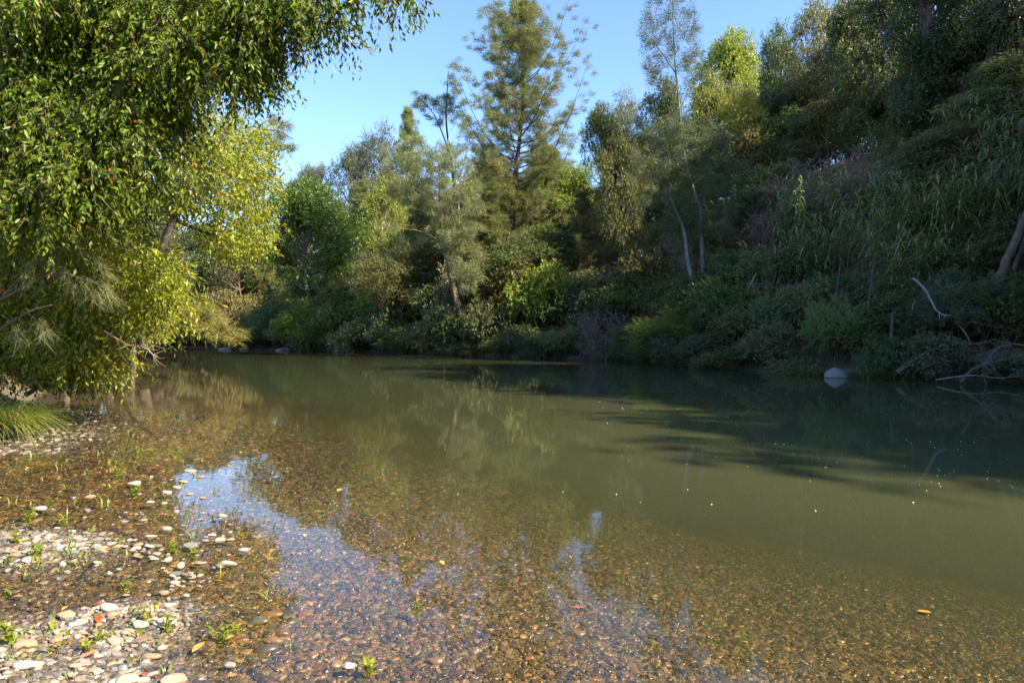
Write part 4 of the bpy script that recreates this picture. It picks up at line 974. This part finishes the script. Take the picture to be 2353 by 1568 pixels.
def pebble(px, py, wpx, tone, label, group=None, asp=.62, hgt=.38, lift=None, rz=None, name='pebble'):
    p = gpt(px, py) if lift is None else pt(px, py, CAM_H*F0/(py-HZ))
    a = wpx/F0*p[1]/2; h = a*hgt
    o = ob(name, PEB[rng.integers(7)], None, tuple(np.clip(TONES[tone]*(.68+.45*rng.random()), 0, .8)))
    g0 = gz(p[0], p[1])
    if lift is not None:
        h = a*(.30+.14*rng.random()); topz = max(g0+1.7*h, .007+.85*h*(.5+.7*rng.random())); z = topz-h
    else: z = max(p[2], g0)+h*.45
    o.location = (p[0], p[1], z); o.scale = (a, a*asp, h); o.rotation_euler = (rng.normal()*.12, rng.normal()*.12, rng.normal()*.6 if rz is None else rz)
    tag(o, label, 'pebble', group)
    return o
# stones one can point at (px, py, width px, tone, lift of stone above water, label)
single = [(90, 1167, 38, 4, 1, 'whitish oblong stone alone in the shallows near the left edge'), (560, 1264, 30, 8, 1, 'rounded pale grey stone standing highest in the shallows'), (525, 1293, 40, 4, 1, 'flat whitish stone with red leaf on it in the shallows'),
 (803, 1533, 38, 4, 1, 'wet grey-topped round stone alone at the bottom centre'), (527, 1530, 32, 2, 1, 'half-dry grey stone beside the brown floating leaf'), (463, 1096, 17, 0, 1, 'small tan stone furthest out in the shallows'),
 (470, 1243, 24, 8, 1, 'small triangular grey stone near the flat pinkish pebbles'), (505, 1240, 34, 1, 1, 'flat pinkish stone beside the triangular grey one'), (510, 1185, 32, 1, 1, 'flat pale pinkish stone at the edge of the sky reflection'),
 (385, 1132, 26, 1, 1, 'pale stone at left corner of the small sky reflection'), (327, 1195, 22, 4, 1, 'whitish rounded stone below small sky reflection'), (405, 1175, 18, 4, 1, 'tiny white stone inside small sky reflection'),
 (55, 1490, 60, 5, None, 'orange-brown oblong stone on the dry gravel at lower left'), (60, 1535, 62, 8, None, 'large blue-grey flat stone on the dry gravel'), (150, 1420, 48, 5, 1, 'rusty brown half-submerged stone in the inner channel'),
 (248, 1410, 46, 4, 1, 'whitish flat stone at the tip of the dry gravel'), (255, 1430, 34, 5, 1, 'tan blocky stone beside the whitish flat one'), (380, 1440, 52, 1, 1, 'long pale pinkish stone beside a green sprig'),
 (320, 1450, 44, 1, 1, 'pinkish wedge stone beside the long pinkish one'), (265, 1478, 44, 0, None, 'large tan oval stone at the edge of dry gravel'), (160, 1260, 26, 8, 1, 'grey round stone on the little gravel spit'),
 (190, 1265, 26, 8, 1, 'blue-grey stone beside the round grey one on the spit'), (440, 1255, 40, 2, 1, 'flat grey-tan stone with green sprigs'), (310, 1110, 34, 1, 1, 'pinkish stone among weeds furthest left out'),
 (405, 1575, 70, 9, None, 'large pink stone cut by the bottom edge'), (345, 1510, 46, 5, 1, 'wet reddish-brown stone at the gravel edge'), (290, 1570, 60, 1, None, 'large pale stone at the bottom edge'), (1000, 1525, 44, 6, None, 'brown cracked lump of stone under water at bottom centre'),
 (645, 1460, 40, 5, None, 'bright orange-tan stone under clear water'), (620, 1418, 52, 5, None, 'long orange stone under sky reflection'), (700, 1415, 40, 5, None, 'yellow-brown oblong stone under sky reflection'), (610, 1500, 56, 3, None, 'dark slate stone under water near the brown leaf'),
 (590, 1435, 56, 2, None, 'broad grey flat stone under water'), (1330, 1460, 34, 9, None, 'reddish stone under the right sky reflection'), (735, 1500, 46, 6, None, 'brown oblong stone beside a grass sprig under water')]
for px, py, wp, tn, lf, lab in single: pebble(px, py, wp, tn, lab, None, .6 if lf is None else .65, .42, lf, rng.normal()*.25)
cnt = 0
grp = {'dry': 'loose pebbles on the dry gravel bar', 'emer': 'pebbles standing out of the shallows', 'sub': 'larger stones under the clear shallows'}
dry_poly = [(0, 1440), (90, 1440), (240, 1400), (330, 1420), (420, 1500), (440, 1568), (0, 1568)]
spit = [(0, 1230), (120, 1240), (230, 1270), (190, 1320), (90, 1360), (0, 1400)]
for poly, n, key in ((dry_poly, 72, 'dry'), (spit, 34, 'dry'), ([(60, 1130), (450, 1080), (560, 1250), (480, 1330), (380, 1420), (250, 1390), (200, 1240), (80, 1200)], 118, 'emer'), ([(450, 1300), (900, 1400), (1500, 1450), (2000, 1568), (450, 1568)], 42, 'sub')):
    P = np.array(poly); k = 0; hubs = P.min(0)+(P.max(0)-P.min(0))*rng.random((9, 2))
    while k < n:
        q = P.min(0)+(P.max(0)-P.min(0))*rng.random(2)
        if key == 'emer' and rng.random() < .6: q = hubs[rng.integers(9)]+rng.normal(size=2)*np.array([34, 13])
        if not in_poly(q[:1], q[1:], poly)[0]: continue
        k += 1; tn = int(rng.integers(10)); sz = (12+24*rng.random()**2.2)*(1 if key != 'sub' else 1.1)*np.interp(q[1], [1080, 1300, 1568], [.65, .85, 1.1])
        zw = 'tiny ' if sz < 12 else 'small ' if sz < 17 else 'mid-sized ' if sz < 25 else 'large '
        lab = {'dry': f'{zw}{TN[tn]} pebble lying on the dry gravel at lower left', 'emer': f'{zw}{TN[tn]} pebble standing out of the shallows at left', 'sub': f'{zw}{TN[tn]} stone lying under clear shallow water near the bottom edge'}[key]
        pebble(q[0], q[1], sz, tn, lab, f'{TN[tn]} '+grp[key], .6+.25*rng.random(), .35+.2*rng.random(), 1 if key == 'emer' else None)

# gravel: tens of thousands of small stones instanced on points
def gravel(name, label, pts, sc3, rots, tone, seed):
    me = bpy.data.meshes.new(name); n = len(pts)
    me.vertices.add(n); me.vertices.foreach_set('co', pts.astype(np.float32).ravel())
    for nm, ty, dat, key in (('size', 'FLOAT_VECTOR', sc3, 'vector'), ('turn', 'FLOAT_VECTOR', rots, 'vector'), ('tone', 'FLOAT_COLOR', np.c_[tone, np.ones(n)], 'color')):
        a = me.attributes.new(nm, ty, 'POINT'); a.data.foreach_set(key, dat.astype(np.float32).ravel())
    me.materials.append(M_STONEI)
    o = ob(name, me); o['kind'] = 'stuff'; o['label'] = label
    ng = bpy.data.node_groups.new(name, 'GeometryNodeTree')
    ng.interface.new_socket('Geometry', in_out='INPUT', socket_type='NodeSocketGeometry'); ng.interface.new_socket('Geometry', in_out='OUTPUT', socket_type='NodeSocketGeometry')
    N = ng.nodes; LK = ng.links.new
    gi = N.new('NodeGroupInput'); go = N.new('NodeGroupOutput')
    m2p = N.new('GeometryNodeMeshToPoints'); LK(gi.outputs[0], m2p.inputs[0])
    inst = N.new('GeometryNodeInstanceOnPoints'); LK(m2p.outputs[0], inst.inputs['Points'])
    g2i = N.new('GeometryNodeGeometryToInstance')
    for v in range(5):
        ic = N.new('GeometryNodeMeshIcoSphere'); ic.inputs['Subdivisions'].default_value = 3; ic.inputs['Radius'].default_value = 1
        sp = N.new('GeometryNodeSetPosition'); LK(ic.outputs[0], sp.inputs[0])
        no = N.new('ShaderNodeTexNoise'); no.noise_dimensions = '4D'; no.inputs['Scale'].default_value = .8; no.inputs['W'].default_value = v*3.7+seed; no.inputs['Detail'].default_value = 1
        vm = N.new('ShaderNodeVectorMath'); vm.operation = 'SUBTRACT'; LK(no.outputs['Color'], vm.inputs[0]); vm.inputs[1].default_value = (.5, .5, .5)
        v2 = N.new('ShaderNodeVectorMath'); v2.operation = 'SCALE'; LK(vm.outputs[0], v2.inputs[0]); v2.inputs['Scale'].default_value = 1.7
        LK(v2.outputs[0], sp.inputs['Offset'])
        ss = N.new('GeometryNodeSetShadeSmooth'); LK(sp.outputs[0], ss.inputs[0])
        sm = N.new('GeometryNodeSetMaterial'); sm.inputs['Material'].default_value = M_STONEI; LK(ss.outputs[0], sm.inputs[0])
        LK(sm.outputs[0], g2i.inputs[0])
    LK(g2i.outputs[0], inst.inputs['Instance']); inst.inputs['Pick Instance'].default_value = True
    ri = N.new('FunctionNodeRandomValue'); ri.data_type = 'INT'; ri.inputs[4].default_value = 0; ri.inputs[5].default_value = 4
    LK(ri.outputs[2], inst.inputs['Instance Index'])
    for nm, sk in (('turn', 'Rotation'), ('size', 'Scale')):
        na = N.new('GeometryNodeInputNamedAttribute'); na.data_type = 'FLOAT_VECTOR'; na.inputs['Name'].default_value = nm
        if sk == 'Rotation':
            er = N.new('FunctionNodeEulerToRotation'); LK(na.outputs[0], er.inputs[0]); LK(er.outputs[0], inst.inputs[sk])
        else: LK(na.outputs[0], inst.inputs[sk])
    LK(inst.outputs[0], go.inputs[0])
    md = o.modifiers.new('scatter', 'NODES'); md.node_group = ng
    return o
def gravel_field(Y0, Y1, dens, r0, r1, xl, xr):
    out = []
    n = int(dens*(Y1-Y0)*(xr(Y1)-xl(Y1)))
    y = Y0+(Y1-Y0)*rng.random(n); x = xl(Y1)+(xr(Y1)-xl(Y1))*rng.random(n)
    m = (x > xl(y)) & (x < xr(y)); x = x[m]; y = y[m]; n = len(x)
    z = ground(x, y); m = (z > -1.15) & ((z < .06) | (y < 7)); x, y, z = x[m], y[m], z[m]; n = len(x)
    a = r0*(r1/r0)**(rng.random(n)**1.9)
    sc3 = np.stack([a, a*(.42+.4*rng.random(n)), a*(.22+.26*rng.random(n))], 1)
    pts = np.stack([x, y, z+sc3[:, 2]*.35], 1)
    rot = np.stack([rng.normal(size=n)*.16, rng.normal(size=n)*.16, rng.random(n)*6.28], 1)
    ti = rng.integers(0, 10, n); tone = TONES[ti]*(.22+.95*rng.random((n, 1))**1.6)
    return pts, sc3, rot, tone
xl = lambda y: -.80*y-.25; xr = lambda y: .80*y+.25
parts_ = [gravel_field(2.5, 5.0, 2300, .006, .032, xl, xr), gravel_field(5.0, 8.0, 1000, .010, .038, xl, xr), gravel_field(8.0, 15.0, 300, .02, .055, xl, lambda y: .25*y)]
gravel('gravel', 'small mixed river pebbles covering the bar and the clear shallows', *[np.concatenate([q[i] for q in parts_]) for i in range(4)], 2.0)

# ------------------------------------------------------------------ sprigs, floating leaves, foam
def sprig_mesh(seed, n=16, h=.16, L=.075, W=.018):
    g = Geo(); r2 = np.random.default_rng(seed)
    for s_ in range(3):
        e = np.array([r2.normal()*.05, r2.normal()*.05, h*(.6+.5*r2.random())]); P = bez((r2.normal()*.01, r2.normal()*.01, -.04), e*.5+np.array([.01, 0, .02]), e, 6)
        tube(g, P, np.linspace(.003, .0015, 6), 4)
        k = n//2; u = .2+.8*np.arange(k)/k; B = np.stack([np.interp(u*5, range(6), P[:, c]) for c in range(3)], 1)
        az = np.arange(k)*2.4+r2.random()*6; el = .35+.5*r2.random(k)
        D = np.stack([np.cos(az)*np.cos(el), np.sin(az)*np.cos(el), np.sin(el)], 1)
        leaves(g, B, D, np.tile(np.array([0, 0, 1.]), (k, 1)), L*(.6+.6*r2.random(k)), W*(.7+.6*r2.random(k)), BLADE)
    return g.mesh('sprig', M_GLOSSLEAF)
def gsprig_mesh(seed):
    g = Geo(); r2 = np.random.default_rng(seed); k = 7
    az = r2.random(k)*6.28; el = np.r_[1.5, .5+.9*r2.random(k-1)]; D = np.stack([np.cos(az)*np.cos(el), np.sin(az)*np.cos(el), np.sin(el)], 1)
    leaves(g, np.zeros((k, 3))-np.array([0, 0, .03]), D, np.tile(np.array([.2, .1, 1.]), (k, 1)), np.r_[.2, .08+.08*r2.random(k-1)], .008+.004*r2.random(k), BLADE)
    return g.mesh('grass_sprig', M_REED)
SPR = [sprig_mesh(i) for i in range(4)]; GSP = [gsprig_mesh(i) for i in range(3)]
sp_list = [(850, 1560, 1.2, 0, 'green sprig by the round stone at bottom centre'), (520, 1480, 1.2, 0, 'leafy sprig above the floating brown leaf'), (400, 1275, 1.1, 0, 'leafy sprig among stones in middle shallows, left one'), (450, 1285, 1.1, 0, 'leafy sprig among stones in middle shallows, right one'),
 (330, 1440, 1.0, 0, 'sprig growing over the pinkish wedge stone'), (385, 1455, 1.1, 0, 'sprig at the end of the long pinkish stone'), (285, 1360, 1.0, 0, 'upright sprig beside the grey stones'), (400, 1055, 1.5, 0, 'sprig furthest out in the shallows'), (315, 1060, 1.8, 0, 'tall weedy sprig at upper shallows, left one'), (345, 1050, 1.6, 0, 'tall weedy sprig at upper shallows, right one'),
 (490, 1150, .9, 0, 'sprig at small sky reflection'), (265, 1100, 1.4, 0, 'sprig between weeds in upper shallows'), (310, 1145, 1.3, 0, 'sprig beside pinkish stone among weeds'), (90, 1280, 1.3, 0, 'dark leafy sprig on gravel spit'), (20, 1480, 1.5, 0, 'leafy sprig at the left edge of the dry gravel'), (200, 1500, 1.0, 0, 'sprig on dry gravel under the tan oval stone'), (150, 1210, 1.2, 0, 'sprig above gravel spit'),
 (40, 1250, 1.2, 0, 'sprig at the left end of gravel spit'), (545, 1455, .8, 0, 'tiny sprig beside the leafy sprig'), (555, 1248, .7, 0, 'tiny sprig by the rounded grey stone'), (960, 1434, .9, 0, 'tiny sprig under clear water at centre'), (230, 1480, 1.0, 0, 'low sprig beside tan oval stone'), (60, 1200, 1.4, 0, 'sprig left of gravel spit in water'),
 (668, 1500, 1.2, 1, 'grass sprig standing in water at bottom centre'), (615, 1385, 1.3, 1, 'thin grass sprig at left edge of the sky reflection'), (505, 1330, 1.2, 1, 'thin grass sprig among shallow stones'), (130, 1500, 1.2, 1, 'grass sprig on the dry gravel'), (160, 1270, 1.4, 1, 'grass sprig on gravel spit'), (315, 1350, 1.2, 1, 'grass sprig in middle channel'), (150, 1200, 1.6, 1, 'grass sprig in left shallows'), (350, 1400, 1.1, 1, 'grass sprig beside grey stones'), (120, 1450, 1.6, 1, 'bending grass sprig in inner channel'), (370, 1130, 1.3, 1, 'grass sprig at small sky reflection corner'), (230, 1170, 1.4, 1, 'grass sprig in upper left shallows')]
for i, (px, py, s_, kd, lab) in enumerate(sp_list):
    p = gpt(px, py); p[2] = max(p[2], -.03)
    o = ob('grass_sprig' if kd else 'water_sprig', (GSP if kd else SPR)[i % 3], None, jit((.24, .28, .03), .15), p); o.scale = (s_*.68, s_*.68, s_*.5); o.rotation_euler[2] = i*1.7
    tag(o, lab, 'plant')
# weeds on the gravel nobody could count
def fallen_leaf(seed):
    g = Geo(); r2 = np.random.default_rng(seed); u = np.linspace(0, 1, 9); wv = np.sin(u*np.pi)**.8*.24*(1-.25*u)
    z = .10*np.sin(u*3.1)*r2.random()+.05*u; L_ = np.stack([u-.5, wv, z+.08*wv], 1); M_ = np.stack([u-.5, u*0, z-.01], 1); R_ = np.stack([u-.5, -wv, z+.10*wv], 1)
    V = np.concatenate([L_, M_, R_]); V2 = V-np.array([0, 0, .012]); f = []
    for i in range(8):
        f += [(i, i+9, i+10), (i, i+10, i+1), (i+9, i+18, i+19), (i+9, i+19, i+10)]
    f = np.array(f); g.add(V, f[:, ::-1]); g.add(V2, f)
    return g.mesh('fallen_leaf', M_DRYLEAF, True)
FLF = [fallen_leaf(i) for i in range(3)]
for i, (px, py, wp, col, lab) in enumerate([(455, 1508, 34, (.42, .22, .06), 'broad brown leaf floating near the bottom edge'), (225, 1428, 34, (.45, .07, .01), 'red leaf lying beside the whitish flat stone'), (222, 1395, 24, (.5, .12, .02), 'orange-red leaf above whitish flat stone'), (40, 1385, 18, (.5, .2, .06), 'orange leaf on the spit pebbles'),
  (535, 1298, 14, (.4, .03, .01), 'small dark red leaf on the flat whitish stone'), (200, 1510, 36, (.5, .17, .10), 'pinkish-red leaf on dry gravel'), (330, 1558, 18, (.55, .06, .01), 'bright red leaf at bottom edge'), (548, 1485, 14, (.5, .06, .02), 'tiny red leaf beside leafy sprig'), (1330, 1459, 30, (.42, .12, .07), 'reddish leaf under the right sky reflection'),
  (245, 1268, 14, (.55, .16, .03), 'small orange leaf in the channel by the spit'), (640, 1265, 12, (.55, .2, .04), 'orange leaf at top of the sky reflection'), (2125, 1535, 26, (.55, .25, .03), 'yellow-orange leaf near the bottom right corner'), (1015, 1335, 20, (.5, .3, .05), 'yellow leaf under water at centre'), (700, 1255, 16, (.5, .45, .12), 'pale yellow leaf floating in sky reflection'), (780, 1165, 26, (.36, .26, .06), 'tan leaf floating at the tip of the reflection'), (345, 1092, 24, (.5, .12, .08), 'reddish leaf among pebbles in upper shallows')]):
    p = gpt(px, py); p[2] = max(p[2], 0)+.012; a = wp/F0*p[1]
    o = ob('fallen_leaf', FLF[i % 3], None, col, p); o.scale = (a*1.15,)*3; o.rotation_euler = (rng.normal()*.1, rng.normal()*.1, rng.normal()*.8 if i else 1.2)
    tag(o, lab, 'leaf')
# uncountable litter and weeds of the gravel bar
def scatter_poly(poly, n):
    P = np.array(poly); out = []
    while len(out) < n:
        q = P.min(0)+(P.max(0)-P.min(0))*rng.random((n, 2)); out += list(q[in_poly(q[:, 0], q[:, 1], poly)])
    return np.array([gpt(*q) for q in out[:n]])
lit = scatter_poly([(0, 1060), (480, 1040), (640, 1250), (700, 1400), (560, 1568), (0, 1568)], 190)
lit = np.concatenate([lit, scatter_poly([(560, 1200), (1500, 1300), (2200, 1568), (560, 1568)], 60)])
k = len(lit); onw = rng.random(k) < .35
lit[:, 2] = np.where(onw, np.maximum(lit[:, 2], 0), lit[:, 2])+.016
az = rng.random(k)*6.28; D = np.stack([np.cos(az), np.sin(az), rng.normal(size=k)*.12], 1); N_ = np.tile([0, 0, 1.], (k, 1))+rng.normal(size=(k, 3))*.25
g = Geo(); Ls = .03+.05*rng.random(k)**1.5; leaves(g, lit, D, N_, Ls, Ls*.3, LEAF4)
lo_ = ob('leaf_litter', g.mesh('leaf_litter', leaf_mat('litter', .2, .6, .35, (.10, .05, .02), .9, .3)), None, (.34, .19, .045)); lo_['kind'] = 'stuff'; lo_['label'] = 'small fallen leaves strewn over the gravel and shallows'
g = Geo()
for poly, n in (([(0, 1210), (140, 1230), (240, 1280), (180, 1330), (60, 1380), (0, 1390)], 34), ([(0, 1440), (120, 1430), (330, 1400), (430, 1480), (440, 1568), (0, 1568)], 30), ([(60, 1040), (420, 1030), (480, 1150), (420, 1320), (200, 1280), (0, 1180)], 55)):
    for p in scatter_poly(poly, n):
        p[2] = max(p[2], -.02); m_ = rng.integers(3, 8); az = rng.random(m_)*6.28; el = .2+1.1*rng.random(m_)
        D = np.stack([np.cos(az)*np.cos(el), np.sin(az)*np.cos(el), np.sin(el)], 1); Ls = (.025+.05*rng.random(m_))*np.interp(p[1], [3, 9], [.9, 1.5])
        leaves(g, np.repeat(p[None], m_, 0)+rng.normal(size=(m_, 3))*np.array([.02, .02, .003]), D, np.tile([.1, .1, 1.], (m_, 1)), Ls, Ls*(.1+.15*rng.random(m_)), BLADE)
wd_ = ob('weeds', g.mesh('weeds', M_REED), None, (.17, .20, .03)); wd_['kind'] = 'stuff'; wd_['label'] = 'fine green weeds sprouting through gravel and shallows'
# foam flecks drifting on the deep water
g = Geo(); q = []
for (cx_, cy_, sx_, sy_, n) in ((1640, 930, 180, 22, 46), (2000, 1010, 260, 45, 44), (2200, 1090, 130, 30, 22), (1500, 1120, 300, 80, 10)):
    for i in range(n):
        px, py = cx_+rng.normal()*sx_, cy_+rng.normal()*sy_
        if py < 880 or px > 2400: continue
        Y = CAM_H*F0/(py-HZ); p = pt(px, py, Y); r = (.005+.012*rng.random()**2)*.55; a = np.linspace(0, 6.28, 7)[:-1]
        V = np.concatenate([[[p[0], p[1], .010]], np.stack([p[0]+r*np.cos(a)*(.7+.6*rng.random(6)), p[1]+r*np.sin(a)*(.7+.6*rng.random(6)), np.full(6, .003)], 1)])
        g.add(V, np.array([(0, 1+k, 1+(k+1) % 6) for k in range(6)]))
fo = ob('foam', g.mesh('foam', M_FOAM), None, (.8, .8, .78)); fo['kind'] = 'stuff'; fo['label'] = 'tiny white foam flecks drifting on the green water'
